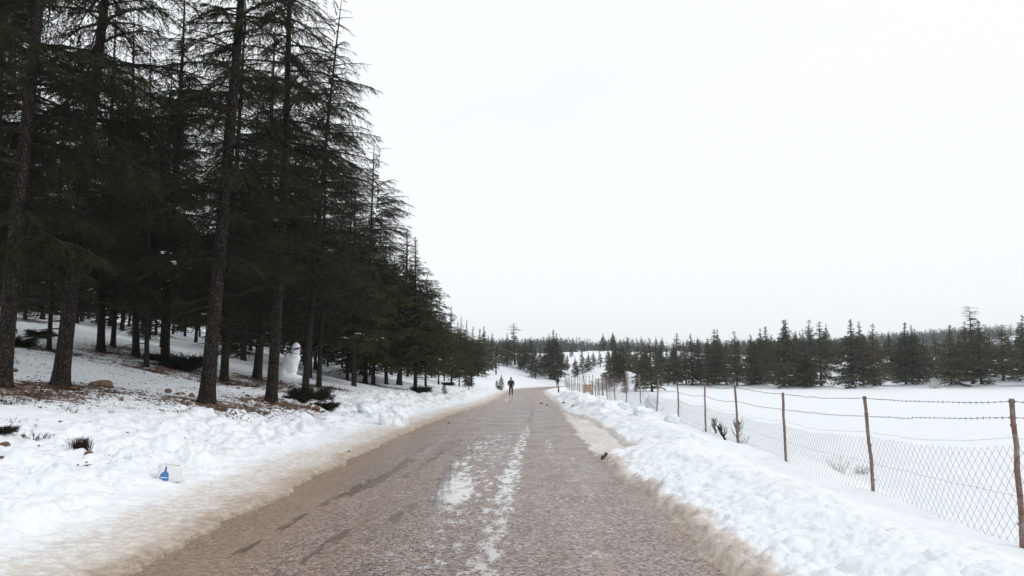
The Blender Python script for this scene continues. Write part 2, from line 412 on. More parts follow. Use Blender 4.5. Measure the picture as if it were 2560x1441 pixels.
def surface(x, y):
    """height of the snow with all its lumps, and where it is dirty or strewn with litter"""
    s0 = roadside(x, y); dist = np.hypot(x, y); fade = 1 - sstep(60, 140, dist); hw = halfw(y)
    wob = (fbm(x * 1.1, y * 1.1, 31) - .5) * .55 + (fbm(x * 5, y * 5, 33) - .5) * .22
    s = s0 + wob * np.where(s0 > 0, .8, .75) * fade * (1 - sstep(3.0, 5.0, np.abs(np.abs(s0) - hw)))
    u = s - hw; v = -s - hw - edge_r(x, y)
    z = base_terrain(x, y, s)
    lf = sstep(1.0, 2.2, u) * (1 - sstep(3.8, 6.4, u + wob * 4)) + .08 * sstep(5, 8, u) * (1 - sstep(15, 30, u))
    lf = lf * (.35 + 1.0 * fbm(x / 1.8, y / 1.8, 41))
    rg = sstep(.02, .5, v) * (1 - .88 * sstep(1.5, 2.9, v + wob * 2)) * (v < 5)
    rg = rg * (.5 + .8 * fbm(x / 1.5, y / 1.5, 43)) + .4 * sstep(26, 34, y) * (1 - sstep(60, 75, y)) * sstep(.2, .8, v) * (1 - sstep(4, 5.5, v))
    k = np.where(s > 0, lf * .92, rg * .48) * fade
    wx = x + .12 * (fbm(x * 7, y * 7, 35) - .5) ; wy = y + .12 * (fbm(x * 7, y * 7, 37) - .5)
    L1 = lumps(wx + wob, wy, .50, 51, .25); L2 = lumps(wx, wy + wob, .25, 61, .55); L3 = lumps(wx, wy, .11, 71, .75)
    z = z + k * (L1 * .5 + L2 * .55 + L3 * .5) + k * (fbm(x * 2.2, y * 2.2, 81) - .5) * .14 + k * ((fbm(x * 9, y * 9, 83) - .5) * .10 + (fbm(x * 23, y * 23, 84, 2) - .5) * .035)
    L4 = lumps(x, y, .9, 87, .45)
    z = z + np.where(s < 0, sstep(27, 34, y) * (1 - sstep(55, 70, y)) * sstep(.3, 1., v) * (1 - sstep(4, 5.5, v)), 0) * L4 * .42
    off = np.where(s > 0, u, v); dm = sstep(.6, 2, off) * fade
    z = z + dm * ((fbm(x * 1.1, y * 1.1, 91) - .5) * .10 + (fbm(x * 3.7, y * 3.7, 95) - .5) * .035)
    for (hx, hy, hr, hd) in HOLES:
        q = ((x - hx) ** 2 + ((y - hy)) ** 2) / hr ** 2
        z = z - hd * np.exp(-q ** 2) + hd * .15 * np.exp(-(np.sqrt(q) - 1.5) ** 2 * 6)
    z = np.where((u < 0) & (s > 0), -.05, z); z = np.where((v < 0) & (s < 0), -.05, z)
    z = z + np.where((s > 0) & (u > 0), .03 * sstep(0, .15, u) + .10 * L3 * sstep(0, .2, u) + .04 * (fbm(x * 8, y * 8, 85) - .5) * sstep(0, .3, u), 0) * fade
    z = z - np.where((s < 0) & (v > 0), .10 * (1 - sstep(0, .22, v)) - .35 * L3 * sstep(0, .12, v) * (1 - sstep(.5, .9, v)), 0) * fade
    sl = (-s - hw > 0) & (v < 0) & (s < 0)
    z = np.where(sl, .018 + .045 * (fbm(x * 6, y * 6, 97) - .2) + .1 * L3 , z)
    nz = fbm(x * .7, y * .5, 111)
    dirt = np.where(s > 0, .42 * (1 - sstep(.1, 1.5 + 1.0 * nz, u)) + .38 * (1 - sstep(0, .45, u)), (.70 * (1 - sstep(-.05, .25 + .5 * nz, v))) * (1 - .35 * sstep(14, 17, y)))
    dirt = np.where(sl, .22 + .5 * nz * fbm(x * 2, y, 99), dirt)
    dirt = np.maximum(dirt, .22 * np.clip(fbm(x * .9, y * .5, 103) * 3 - 1.7, 0, 1) * (np.abs(s) < hw + 2.4))
    lit = np.zeros_like(x)
    for (tx, ty, tr) in TRUNKS + LITTER:
        q = ((x - tx - .35) ** 2 + ((y - ty + .3) * .75) ** 2) / tr ** 2
        lit = np.maximum(lit, 1.15 * np.exp(-q * .8))
    lit = np.maximum(lit, .33 * sstep(3.8, 6, u) * (s > 0) * (dist < 60) * (.6 + .4 * fbm(x / 3, y / 3, 107)))
    fm = FIELDLIT(x, y); lit = np.maximum(lit, fm); z = z + .5 * np.clip(fm, 0, 1)
    return z, dirt, lit
def sz(x, y): return float(surface(np.array([float(x)]), np.array([float(y)]))[0][0])
def polar_ground():
    fr = np.radians(np.arange(-44, 44.01, .14)); bk = np.radians(np.arange(46, 315, 3.0))
    ang = np.concatenate([fr, bk]); na = len(ang)
    r = [0.05, 0.8]
    while r[-1] < 4: r.append(r[-1] * 1.06)
    while r[-1] < 160: r.append(r[-1] * 1.0045)
    while r[-1] < 2600: r.append(r[-1] * 1.025)
    r = np.array(r); nr = len(r)
    A, R = np.meshgrid(ang, r); X = np.sin(A) * R; Y = np.cos(A) * R
    x = X.ravel(); y = Y.ravel()
    z, dirt, lit = surface(x, y)
    i = np.arange(nr - 1)[:, None] * na; j = np.arange(na)[None, :]; j2 = (j + 1) % na
    f = np.stack([i + j, i + na + j, i + na + j2, i + j2], -1).reshape(-1, 4)
    mb = MB(); mb.add(np.stack([x, y, z], 1), f[:, ::-1]); o = mb.obj("snow_ground", SNOW)
    for nm, val in (("dirt", dirt), ("litter", lit)):
        a = o.data.attributes.new(nm, 'FLOAT', 'POINT'); a.data.foreach_set('value', np.clip(val, 0, 1.2).astype(np.float32))
    tag(o, kind='structure'); return o
HOLES = []
for (hx, hy, r_, d_) in ((92, 1335, .17, .17), (240, 1272, .14, .12), (1540, 1125, .2, .1), (1855, 1140, .13, .05), (1870, 1160, .16, .05), (1935, 1185, .13, .05), (2270, 1290, .2, .05)):
    g = on_ground(hx, hy); HOLES.append((g[0], g[1], r_, d_))
FIELD_BASES = []   # filled below before the sheet is made

# ------------------------------------------------------------------ tree builder
def cedar(seed, H, cb, R, dz, nb, tws, tpm, tl, tw, r0, kind='cone', leaf=None, droop=.35, dead=6, snow=5, detail=6):
    rs = np.random.RandomState(seed); wd = MB(); fo = MB()
    zz = np.concatenate([[-.4, .0, .18, .45], np.linspace(1.1, H, 12)]); nseg = len(zz); ph = rs.rand(2) * 6.28
    sx = .012 * H * np.sin(zz / H * 3.1 + ph[0]); sy = .012 * H * np.sin(zz / H * 2.7 + ph[1]); sx -= sx[1]; sy -= sy[1]
    rr = r0 * np.clip(1 - zz / H, 0, 1) ** .75 + .012; rr[0] *= 1.75; rr[1] *= 1.45; rr[2] *= 1.22; rr[3] *= 1.08
    wd.tube(np.stack([sx, sy, zz], 1), rr, 10)
    def axis(z): return np.array([np.interp(z, zz, sx), np.interp(z, zz, sy), z])
    FV = []; sp = []; tp = [1.0]
    def branch(z, L, az, el, k, bare=False):
        o = axis(z); t = np.linspace(0, 1, detail); d = np.array([math.cos(az), math.sin(az), 0.])
        side = np.array([-d[1], d[0], 0.]); bend = (rs.rand() - .5) * .35
        P = o + d * (L * t)[:, None] + side * (L * bend * t * t)[:, None]; P[:, 2] += L * (math.tan(el) * t - k * t * t)
        rb = .012 + .014 * L
        if rb * 2 > tw * .16 or bare: fo.tube(P, rb * (1 - .85 * t) + .003, 3 if not bare else 4, 1, cap=False)
        if bare: return
        m = max(4, int(L / tws)); ts = np.sort(rs.rand(m * 2)) * .88 + .12 * rs.rand(m * 2); ts = np.clip(ts, .06 if kind != 'forest' else .12, 1)
        p0 = np.stack([np.interp(ts, t, P[:, q]) for q in range(3)], 1)
        sgn = np.where(rs.rand(len(ts)) < .5, -1, 1); an = np.radians(25 + 45 * rs.rand(len(ts)))
        tl_ = (.16 + .36 * L * (1 - ts) ** .7 * np.minimum(1, .3 + 2.5 * ts)) * (.55 + .75 * rs.rand(len(ts)))
        tl_ = np.minimum(tl_, 1.3) * tp[0]
        dirs = d * np.cos(an)[:, None] + side * (sgn * np.sin(an))[:, None]
        dirs[:, 2] = -.10 - .30 * rs.rand(len(ts)) + (.25 if kind == 'flat' else 0)
        dk = (.25 + .5 * rs.rand(len(ts))) * droop / .35
        # the leader of the branch counts as a twig too
        nt_ = np.maximum(2, (tl_ * tpm).astype(int)); idx = np.repeat(np.arange(len(ts)), nt_)
        s = rs.rand(len(idx)) ** .8
        base = p0[idx] + dirs[idx] * (tl_[idx] * s)[:, None]; base[:, 2] -= dk[idx] * tl_[idx] * s * s
        tg = dirs[idx].copy(); tg[:, 2] -= 2 * dk[idx] * s
        tg = tg / np.linalg.norm(tg, axis=1)[:, None] + rs.normal(size=(len(idx), 3)) * .42; tg /= np.linalg.norm(tg, axis=1)[:, None]
        ln = tl * tp[0] * (.6 + .8 * rs.rand(len(idx))); wv = np.cross(tg, rs.normal(size=(len(idx), 3))); wv /= np.linalg.norm(wv, axis=1)[:, None]
        wv *= (tw * tp[0] * (.6 + .7 * rs.rand(len(idx))))[:, None] * .5
        a = base - wv; b_ = base + wv; c = base + tg * ln[:, None]
        FV.append(np.stack([a, b_, c], 1).reshape(-1, 3))
        # twig wood as slivers
        e = p0 + dirs * tl_[:, None]; e[:, 2] -= dk * tl_; hw = max(.006, tw * .22)
        up = np.array([0, 0, hw]); FV.append(np.stack([p0 - up, p0 + up, e], 1).reshape(-1, 3))
        if snow and rs.rand() < .25: sp.append(P[int(detail * .6)])
    z = cb
    while z < H - .25:
        t = (z - cb) / (H - cb)
        tp[0] = 1 - .62 * max(0, min(1, (t - .6) / .3))
        if kind == 'cone': pr = (1 - t) ** .8 * min(1, .7 + 1.6 * t) * (1 - .62 * max(0, min(1, (t - .62) / .2))) + .01
        elif kind == 'forest': pr = (1 - t) ** .55 * min(1, .75 + 1.2 * t)
        elif kind == 'slim': pr = .9 * (1 - t) ** 1.1 * min(1, .8 + t) + .04
        elif kind == 'flat': pr = (.9 * (1 - t) ** .9 if t < .5 else .28) if t < .68 else .5 + .25 * (rs.rand() < .5) - .6 * max(0, t - .93)
        for q in range(nb if t < .8 or kind == 'flat' else max(2, nb - 2)):
            L = R * pr * (.55 + .6 * rs.rand())
            if rs.rand() < .08: L *= 1.15
            if L < .12: L = .12
            el = {'cone': .10 + .45 * t ** 2, 'forest': .02 + .4 * t, 'slim': .15 + .5 * t, 'flat': .12}[kind] + (rs.rand() - .5) * .3
            branch(z + rs.rand() * dz, L, rs.rand() * 6.2832, el, droop * (.6 + .8 * rs.rand()))
        z += dz * (1 - .45 * t) * (1 + .5 * (kind == 'flat' and t > .6) + .35 * (kind == 'slim')) * (.7 + .6 * rs.rand())
    for q in range(dead): branch(cb * (.35 + .65 * rs.rand()), R * (.15 + .35 * rs.rand()), rs.rand() * 6.28, .1 - .4 * rs.rand(), .1, True)
    V = np.concatenate(FV); fo.add(V, np.arange(len(V)).reshape(-1, 3), 0)
    root = empty("cedar_tree"); tr = wd.obj("trunk", BARK, root)
    cr = fo.obj("crown", [leaf, WOOD], root, smooth=False)
    if snow and sp:
        sm = MB()
        for q, p in enumerate(sp[:snow]):
            for w_ in range(5): sm.blob(p + rs.normal(size=3) * tl * [.55, .55, .12] + [0, 0, .04], tl * (.12 + .22 * rs.rand()), 1, seed + q + w_, .45, 2.2, (1.2, 1.1, .55))
        c = sm.obj("snow_clumps", SNOWB, root)
    root['H'] = H
    return root
USED = set()
def plant(proto, x, y, H, label, group, rz=0, lean=(0, 0), z=None, wide=1.0, kindname=None, ground=0.0):
    o = proto if proto.name not in USED else copy_tree(proto)
    USED.add(proto.name) if o is proto else None
    sc = H / proto['H']; o.scale = (sc * wide, sc * wide, sc)
    o.location = (x, y, (zt(x, y) if z is None else z) + ground); o.rotation_euler = (lean[1], lean[0], rz)
    tag(o, label, 'tree', group); return o
# near forest prototypes: large, fine; mid; far
TF = [cedar(11 + i, 18, 2.8 + .5 * i, (3.0, 3.3, 2.9, 3.2)[i], .46, 4, .115, 30, .13, .021, .21, 'forest', LEAF, .33, 12, (1, 0, 2, 0)[i], 6) for i in range(4)]
TM = [cedar(31 + i, 11, (1.5, 1.9, 2.3, 1.2)[i], 3.0, .25, 5, .19, 20, .18, .040, .13, ('cone', 'slim', 'cone', 'cone')[i], LEAF2, .22, 4, 5, 5) for i in range(4)]
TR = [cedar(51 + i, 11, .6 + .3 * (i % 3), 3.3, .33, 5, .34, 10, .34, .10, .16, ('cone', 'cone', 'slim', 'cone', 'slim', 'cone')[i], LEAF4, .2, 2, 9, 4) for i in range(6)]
TL = [cedar(71 + i, 9.5, 1.2, 2.5, .40, 5, .28, 12, .30, .09, .2, 'flat', LEAF4, .10, 2, 0, 4) for i in range(2)]
TS = cedar(91, 2.6, .12, .75, .14, 5, .10, 30, .08, .02, .03, 'cone', LEAF2, .15, 0, 3, 4)
rnd = random.Random(5)

for (bx, by, tx, wd, lab), g in zip(NEAR, NEARP):
    i = NEAR.index((bx, by, tx, wd, lab))
    Hh = 19.0 if wd > 30 else (17.5 if wd > 18 else 14.5)
    top = None
    if bx == 797: Hh = 16.0
    if bx in (868,): Hh = 15.0
    if bx == 913: Hh = 17.0
    # thickness from the photograph, height by itself
    dia = wd / FPX * g[1]
    p = TF[i % 4]; sc = Hh / 18
    # lean so that the stem crosses the photograph's upper edge where it should
    up = at(tx, 200, g[1]); dz = up[2] - g[2]; lean = math.atan2(up[0] - g[0], dz)
    o = plant(p, g[0], g[1], Hh, lab, "cedars at the front of the left forest", rnd.random() * 6.28, (0, 0), g[2], {762: 1.2, 797: 1.5, 868: 1.5, 913: 1.55}.get(bx, 1.0))
    o.rotation_mode = 'XYZ'
    M = Matrix.Rotation(lean, 4, 'Y') @ Matrix.Rotation(rnd.random() * 6.28, 4, 'Z'); o.rotation_euler = M.to_euler()
    for ch in o.children:
        if ch.name.startswith('trunk'):
            k = dia / (2 * .21 * sc) * .80 / {762: 1.2, 797: 1.5, 868: 1.5, 913: 1.55}.get(bx, 1.0); ch.scale = (k, k, 1)

YOUNG = []
# the forest behind the front row
NEARC = [(-150, "beyond the left edge"), (30, "at the far left edge"), (150, "behind the thick leaning cedar"), (265, "behind the flared trunk"), (345, "behind the middle of the slope"),
         (430, "behind the low dark thicket"), (516, "behind the thickest trunk"), (600, "between thickest trunk and snowman cedars"), (677, "just left of the snowman"), (790, "right of the snowman")]
k = 0; tries = 0; occ = [(g[0], g[1]) for g in NEARP]
while k < 86 and tries < 6000:
    tries += 1
    Y = 26 + 80 * rnd.random() ** 1.0; pxx = -330 + 1330 * rnd.random()
    X = (pxx - 1280) / FPX * Y
    s = float(roadside(np.array([X]), np.array([Y]))[0])
    if s < 10 + (Y > 45) * 0: continue
    col_ = 1280 + X / Y * FPX
    if 655 < col_ < 770 and Y < 46: continue
    if 0 < col_ < 620 and Y < 38: continue
    if any((X - a) ** 2 + (Y - b) ** 2 < (3.0 ** 2) for a, b in occ): continue
    occ.append((X, Y)); k += 1
    if Y < 52 and k % 5 < 3: pr_ = TF[rnd.randrange(4)]; H_ = 14 + 4.5 * rnd.random()
    else: pr_ = TM[rnd.choice((0, 2, 3))]; H_ = 10 + 5 * rnd.random()
    if col_ > 830: H_ *= .75
    nm = min(NEARC, key=lambda q: abs(q[0] - col_)) if col_ < 860 else (0, "beside the first verge cedars")
    zone = "farther" if Y > 62 else "nearer"
    thin_ = plant(pr_, X, Y, H_, "dark cedar, one of the %s ones filling the forest %s" % (zone, nm[1]), "dark cedars deep inside the left forest", rnd.random() * 6.28)
    for ch in thin_.children:
        if ch.name.startswith('trunk'): ch.scale = (.72, .72, 1)

# trees just out of the frame on the left, whose boughs reach into it
for X, Y, H_ in ((-17.5, 21.5, 18), (-17.5, 25.5, 17), (-21, 28, 18)):
    plant(TF[int(Y) % 4], X, Y, H_, {21.5: "cedar out of frame at left whose boughs hang in nearest", 25.5: "cedar at the left frame edge behind the nearest boughs", 28: "cedar farther back at the left frame edge, boughs reaching in"}[Y], "dark cedars deep inside the left forest", X)
# low thick young cedars that close the view under the crowns
k = 0; tries = 0
while k < 20 and tries < 900:
    tries += 1; Y = 50 + 34 * rnd.random(); col_ = (560 + 340 * rnd.random()) if k < 13 else 40 + 500 * rnd.random()
    X = (col_ - 1280) / FPX * Y
    if roadside(np.array([X]), np.array([Y]))[0] < 9.5 or any((X - a) ** 2 + (Y - b) ** 2 < 1.8 ** 2 for a, b in occ): continue
    occ.append((X, Y)); k += 1; YOUNG.append((col_, X, Y, 4.2 + 2.6 * rnd.random()))
for i, (col_, X, Y, H_) in enumerate(sorted(YOUNG)):
    plant(TS, X, Y, H_, "%s low thick young cedar from the left, in the gloom under the tall forest" % ORD[i], "low young cedars under the left forest", X * 3, wide=1.15)

# the young trees along the left verge, from the snowman clearing to the bend: column, depth, row of the tip, prototype
VERGE = [(888, 44, 470, 2), (936, 50, 520, 0), (968, 56, 575, 3), (1000, 58, 572, 1), (1040, 50, 590, 0), (905, 60, 560, 2), (980, 72, 640, 2), (1066, 62, 690, 3), (1020, 80, 660, 0),
         (1098, 70, 735, 2), (1130, 74, 765, 1), (1149, 79, 792, 0), (1112, 88, 790, 3), (1180, 86, 815, 2), (1165, 100, 800, 3),
         (1080, 92, 745, 2), (1172, 66, 905, 2), (1050, 100, 730, 1), (1145, 118, 800, 2)]
VERGE.sort()
for i, (px, Y, ty, q) in enumerate(VERGE):
    X = (px - 1280) / FPX * Y; z0 = zt(X, Y); H_ = at(px, ty, Y)[2] - z0
    plant(TM[q], X, Y, H_, "%s cedar from the left along the left verge beyond the clearing" % ORD[i], "younger cedars along the left verge", rnd.random() * 6.28, wide=(1.2 if 940 < px < 1050 else .98) + .2 * rnd.random())
for px, py, Y, H_, lab in ((1253, 969, 92, 1.9, "small lone cedar sapling on the snow left of the nearer walker"),
                           (1112, 975, 52, .9, "stubby sapling on the left bank under the verge cedars"),
                           (1560, 950, 100, 2.3, "bright cedar sapling on the near flank of the snowy knoll"),
                           (1589, 940, 108, 2.0, "slim sapling just right of the bright one on the knoll"),
                           (1243, 962, 98, 1.2, "tiny sapling beside the lone one left of the nearer walker")):
    X = (px - 1280) / FPX * Y
    plant(TS, X, Y, H_, lab, "cedar saplings in the open snow", rnd.random() * 6.28)

# trees on the slope behind the bend of the road: column, depth, tip row, prototype (negative: flat topped)
BEND = [(1268, 150, 832, 3), (1287, 158, 809, -1), (1304, 165, 858, 0), (1310, 150, 845, 1), (1327, 168, 842, 2), (1338, 142, 862, 3), (1351, 160, 868, 4), (1258, 165, 850, 5), (1374, 148, 835, 1),
        (1385, 150, 824, 0), (1394, 152, 832, 3), (1404, 165, 868, 5), (1418, 168, 885, 2), (1438, 160, 890, 0), (1455, 166, 872, 4), (1470, 172, 880, 3), (1482, 178, 878, 5), (1500, 180, 872, -1),
        (1518, 186, 870, 3), (1536, 180, 866, 0), (1552, 190, 858, 5), (1570, 135, 842, -2), (1524, 117, 880, 3), (1537, 119, 862, 1), (1548, 118, 872, 0), (1558, 121, 856, 5), (1530, 126, 868, 4), (1596, 130, 858, 3), (1576, 128, 868, 0), (1612, 134, 862, 0), (1640, 128, 866, 4), (1585, 190, 872, 4), (1280, 182, 862, 4), (1296, 190, 866, 3), (1318, 186, 860, 0), (1362, 186, 875, 3), (1428, 190, 878, 4)]
BEND += [(1197, 110, 822, 0), (1213, 110, 815, 3), (1232, 110, 832, 1), (1222, 111, 838, 4), (1247, 112, 850, 5)]
BASE = {1197: 940, 1213: 934, 1232: 926, 1222: 918, 1247: 914, 1258: 910, 1268: 916, 1280: 906, 1287: 913, 1296: 905, 1304: 921, 1310: 926, 1318: 912, 1327: 932, 1338: 946, 1351: 940, 1362: 930, 1374: 947, 1385: 950, 1394: 951}
BEND.sort()
for i, (px, Y, ty, q) in enumerate(BEND):
    if px in BASE: Y = on_ground(px, BASE[px], 90, 300)[1]
    X = (px - 1280) / FPX * Y; z0 = zt(X, Y); H_ = max(3.0, at(px, ty, Y)[2] - z0)
    p = TL[-q - 1] if q < 0 else TR[q]
    plant(p, X, Y, H_, ("%s tree from the left on the slope behind the road bend" % ORD[i]) + (", flat-topped" if q < 0 else ""), "cedars on the slope behind the road bend", rnd.random() * 6.28, wide=1.05)

# the front row along the far side of the field: column, row of the foot, depth, tip row
FIELD = [(1602, 945, 117, 882), (1627, 955, 108, 848), (1650, 950, 150, 862), (1668, 950, 150, 868), (1690, 946, 148, 832), (1712, 945, 150, 858), (1727, 946, 146, 836), (1748, 946, 150, 850), (1765, 950, 147, 845),
         (1782, 957, 140, 822), (1793, 957, 138, 826), (1812, 955, 146, 850), (1839, 962, 132, 828), (1871, 956, 140, 836), (1882, 956, 138, 850), (1898, 952, 143, 822), (1911, 950, 145, 816), (1925, 952, 150, 838),
         (1956, 975, 124, 800), (1968, 966, 134, 797), (1991, 968, 128, 838), (2005, 972, 126, 868), (2012, 972, 125, 880), (2046, 974, 122, 802), (2020, 960, 150, 800), (2064, 955, 158, 812),
         (2124, 972, 122, 798), (2153, 962, 138, 806), (2179, 975, 121, 810), (2194, 960, 136, 850), (2225, 950, 152, 830), (2258, 950, 134, 806), (2274, 953, 133, 815), (2290, 950, 138, 822), (2310, 948, 146, 846),
         (2334, 945, 158, 835), (2370, 968, 124, 812), (2392, 958, 136, 838), (2408, 955, 140, 804), (2446, 969, 122, 800), (2452, 958, 140, 820), (2430, 960, 138, 826), (2470, 955, 142, 830), (2500, 955, 130, 812),
         (2524, 948, 134, 840), (2556, 946, 120, 786), (2580, 944, 126, 800), (2610, 944, 130, 790)]
FIELD.sort()
for i, (px, py, Y, ty) in enumerate(FIELD):
    X = (px - 1280) / FPX * Y; z0 = zt(X, Y); H_ = at(px, ty, Y)[2] - z0
    FIELD_BASES.append((X, Y))
    plant(TR[(i * 7 + i // 6) % 6], X, Y, H_, "%s cedar from the left along the far edge of the field" % ORD[i] if i < 49 else "", "cedars along the far edge of the field", rnd.random() * 6.28, wide=1.15 + .35 * rnd.random())
X = (2424 - 1280) / FPX * 128; z0 = zt(X, 128)
plant(TL[0], X, 128, at(2424, 768, 128)[2] - z0, "tallest gaunt cedar over the field edge, bare leader above sparse level limbs", "cedars along the far edge of the field", 1.0, wide=.8)
# further rows behind
k = 0; tries = 0; occ = list(FIELD_BASES)
while k < 72 and tries < 8000:
    tries += 1
    pxx = 1480 + 1200 * rnd.random(); Y = 148 + 95 * rnd.random(); X = (pxx - 1280) / FPX * Y
    s = float(roadside(np.array([X]), np.array([Y]))[0])
    if abs(s) < 4: continue
    if 2180 < pxx < 2235 and Y < 175: continue
    if 2070 < pxx < 2115 and Y < 175: continue
    if any((X - a) ** 2 + (Y - b) ** 2 < 3.4 ** 2 for a, b in occ): continue
    occ.append((X, Y)); k += 1
    z0 = zt(X, Y); tip = 884 - 52 * fbm(np.array([pxx / 70.]), np.array([3.3]), 7)[0] + 14 * rnd.random() - 26 * math.exp(-((pxx - 2000) / 120) ** 2)
    H_ = max(5.5, min(14, at(pxx, tip, Y)[2] - z0))
    plant(TR[rnd.randrange(6)], X, Y, H_, "cedar on the rise beyond the snowy knoll, among crowded alike ones" if pxx < 1600 else "cedar of the crowded back rows, behind the %s front cedar of the field edge" % ORD[min(range(len(FIELD)), key=lambda q: abs(FIELD[q][0] - pxx))], "cedars in the wood behind the field", rnd.random() * 6.28)
FIELD_MOUNDS = [(a + .5, b - .3) for i, (a, b) in enumerate(FIELD_BASES) if FIELD[i][0] in (1782, 1793, 1839, 1871, 1882, 1898, 1956, 1968, 2012, 2046, 2124, 2153, 2179, 2274, 2290, 2370, 2446, 2430, 2408)]
def FIELDLIT(x, y):
    q = np.zeros_like(x)
    m = (y > 100) & (y < 170) & (x > 10)
    xs = x[m]; ys = y[m]; acc = np.zeros_like(xs)
    for (a, b) in FIELD_MOUNDS: acc = np.maximum(acc, np.exp(-(((xs - a) / 2.1) ** 2 + ((ys - b) / 1.6) ** 2)))
    q[m] = acc * 1.1; return q

GROUND = polar_ground()

# ------------------------------------------------------------------ the road
def build_road():
    P = resample(RP, 40); seg = np.linalg.norm(np.diff(P, axis=0), axis=1); cum = np.concatenate([[0], np.cumsum(seg)])
    # lengthwise stations, fine near the camera
    S0 = np.interp(-14, P[:, 1], cum); st = [S0]
    while st[-1] < cum[-1] - 1:
        yy = np.interp(st[-1], cum, P[:, 1]); st.append(st[-1] + (.09 if 4 < yy < 32 else .35))
    st = np.array(st); cx = np.interp(st, cum, P[:, 0]); cy = np.interp(st, cum, P[:, 1])
    tx = np.gradient(cx); ty = np.gradient(cy); q = np.hypot(tx, ty); nx = -ty / q; ny = tx / q
    lat = np.linspace(-3.4, 3.4, 86)
    X = cx[:, None] + nx[:, None] * lat; Y = cy[:, None] + ny[:, None] * lat
    x = X.ravel(); y = Y.ravel(); lt = np.tile(lat, len(st)); hw = halfw(y)
    z = .0 + (fbm(x * .8, y * .4, 201) - .5) * .012
    rut = np.exp(-((x + 1.75 + .1 * (y - 10) * -.05) / .16) ** 2) * .014; z = z - rut
    def band(ys, xs, wv, ws):
        x0 = np.interp(y, ys, xs); ww = np.interp(y, ys, ws); ii = np.interp(y, ys, wv, left=0, right=0)
        return ii * np.exp(-((x - x0) / ww) ** 4)
    wet = band([8.6, 9.4, 10.8, 12.4, 13.4, 15, 18, 21, 23], [-.92, -.86, -.8, -.86, -.95, -1.0, -.93, -.8, -.75], [.0, .5, .82, .72, .52, .55, .52, .45, 0], [.12, .2, .34, .36, .28, .28, .26, .24, .22])
    wet = np.maximum(wet, band([4.5, 6.2, 8.2, 10, 13, 15, 18.6, 22.7, 31], [-.3, -.24, -.19, -.1, -.03, .06, .2, .38, .75], [.42, .58, .5, .55, .64, .55, .52, .5, .42], [.2, .2, .18, .2, .22, .18, .17, .17, .12]))
    wet = np.maximum(wet, band([15, 17, 20, 24], [.75, .82, .9, 1.0], [0, .38, .36, 0], [.15] * 4))
    wet = np.maximum(wet, band([5, 6, 8, 9.5], [-1.35, -1.2, -1.05, -.95], [.42, .42, .3, 0], [.35, .3, .25, .2]))
    wet = np.maximum(wet, band([14, 16, 20, 23], [-1.6, -1.5, -1.3, -1.15], [0, .36, .36, 0], [.2, .2, .2, .2]))
    wet = np.maximum(wet, band([30, 38, 48, 60], [.75, 1.0, 1.2, 1.3], [.42, .42, .36, 0], [.14, .2, .25, .3])); wet = np.maximum(wet, band([48, 54, 66, 90], [-.3, -.2, .0, .4], [0, .50, .42, 0], [.5, .6, .6, .6]))
    wet = np.maximum(wet, band([5, 8, 16, 30], [.75, .85, 1.0, 1.2], [.22, .26, .26, 0], [.5, .45, .4, .3])); wet = np.maximum(wet, band([5, 7, 12, 22, 30], [-.75, -.7, -.55, -.35, -.1], [.34, .34, .34, .34, 0], [.9, .8, .7, .5, .4]))
    wet = np.maximum(wet, .25 * band([24, 30, 50, 60], [.5, .8, 1.3, 1.4], [0, 1, 1, 0], [.2, .3, .3, .3]))
    ruts = band([9.2, 10.5, 12, 15.2, 17], [-2.38, -2.3, -2.15, -1.93, -1.8], [0, .6, .72, .66, 0], [.1, .16, .18, .13, .08])
    ruts = np.maximum(ruts, band([6, 7, 8.5, 9.3, 10], [-1.95, -1.85, -1.7, -1.55, -1.5], [.5, .58, .52, .4, 0], [.12, .13, .12, .1, .08]))
    ruts = np.maximum(ruts, band([8.4, 8.9, 9.9, 10.8], [-1.4, -1.37, -1.25, -1.15], [0, .7, .65, 0], [.09, .1, .11, .07]))
    ruts = np.maximum(ruts, band([10.8, 11.6, 12.6], [-1.6, -1.5, -1.35], [0, .55, 0], [.2, .2, .2]))
    ruts = np.maximum(ruts, band([10, 13, 19, 24], [-2.0, -1.75, -1.4, -1.2], [0, .62, .6, 0], [.1] * 4))
    for (xa, xb, y0, y1, st_) in ((-2.6, -2.2, 6, 14, .6), (-2.15, -1.9, 13, 24, .6), (-1.25, -1.0, 6, 9, .5), (.45, .75, 6, 16, .42), (1.15, 1.35, 6, 20, .42), (-1.7, -.9, 18, 34, .5), (1.3, 1.7, 18, 40, .42)):
        ruts = np.maximum(ruts, band([y0, y0 + 1.5, y1 - 2, y1], [xa, xa + (xb - xa) * .2, xa + (xb - xa) * .8, xb], [0, st_, st_, 0], [.08] * 4))
    mud = 1.0 * (1 - sstep(0, 1.0, hw - lt)) + .14 * np.exp(-((x + 1.3) / .5) ** 2) * (y < 16) + .14 + .3 * np.exp(-((x + 1.62) / .12) ** 2) * (y < 11.5)
    mud = mud + .75 * band([4.5, 7, 9, 11], [.78, .83, .92, 1.0], [1, 1, .6, 0], [.09, .07, .05, .04]) + .5 * (1 - sstep(.0, .35, hw + lt))
    mud = mud + .35 * sstep(25, 60, y) + .45 * sstep(.9, 1.7, lt) * (1 - sstep(9, 14, y)) + .18 * sstep(.2, 1.2, lt)
    n, m = len(st), len(lat); i = np.arange(n - 1)[:, None] * m; j = np.arange(m - 1)[None, :]
    f = np.stack([i + j, i + m + j, i + m + j + 1, i + j + 1], -1).reshape(-1, 4)
    mb = MB(); mb.add(np.stack([x, y, z], 1), f); o = mb.obj("road", ROADM)
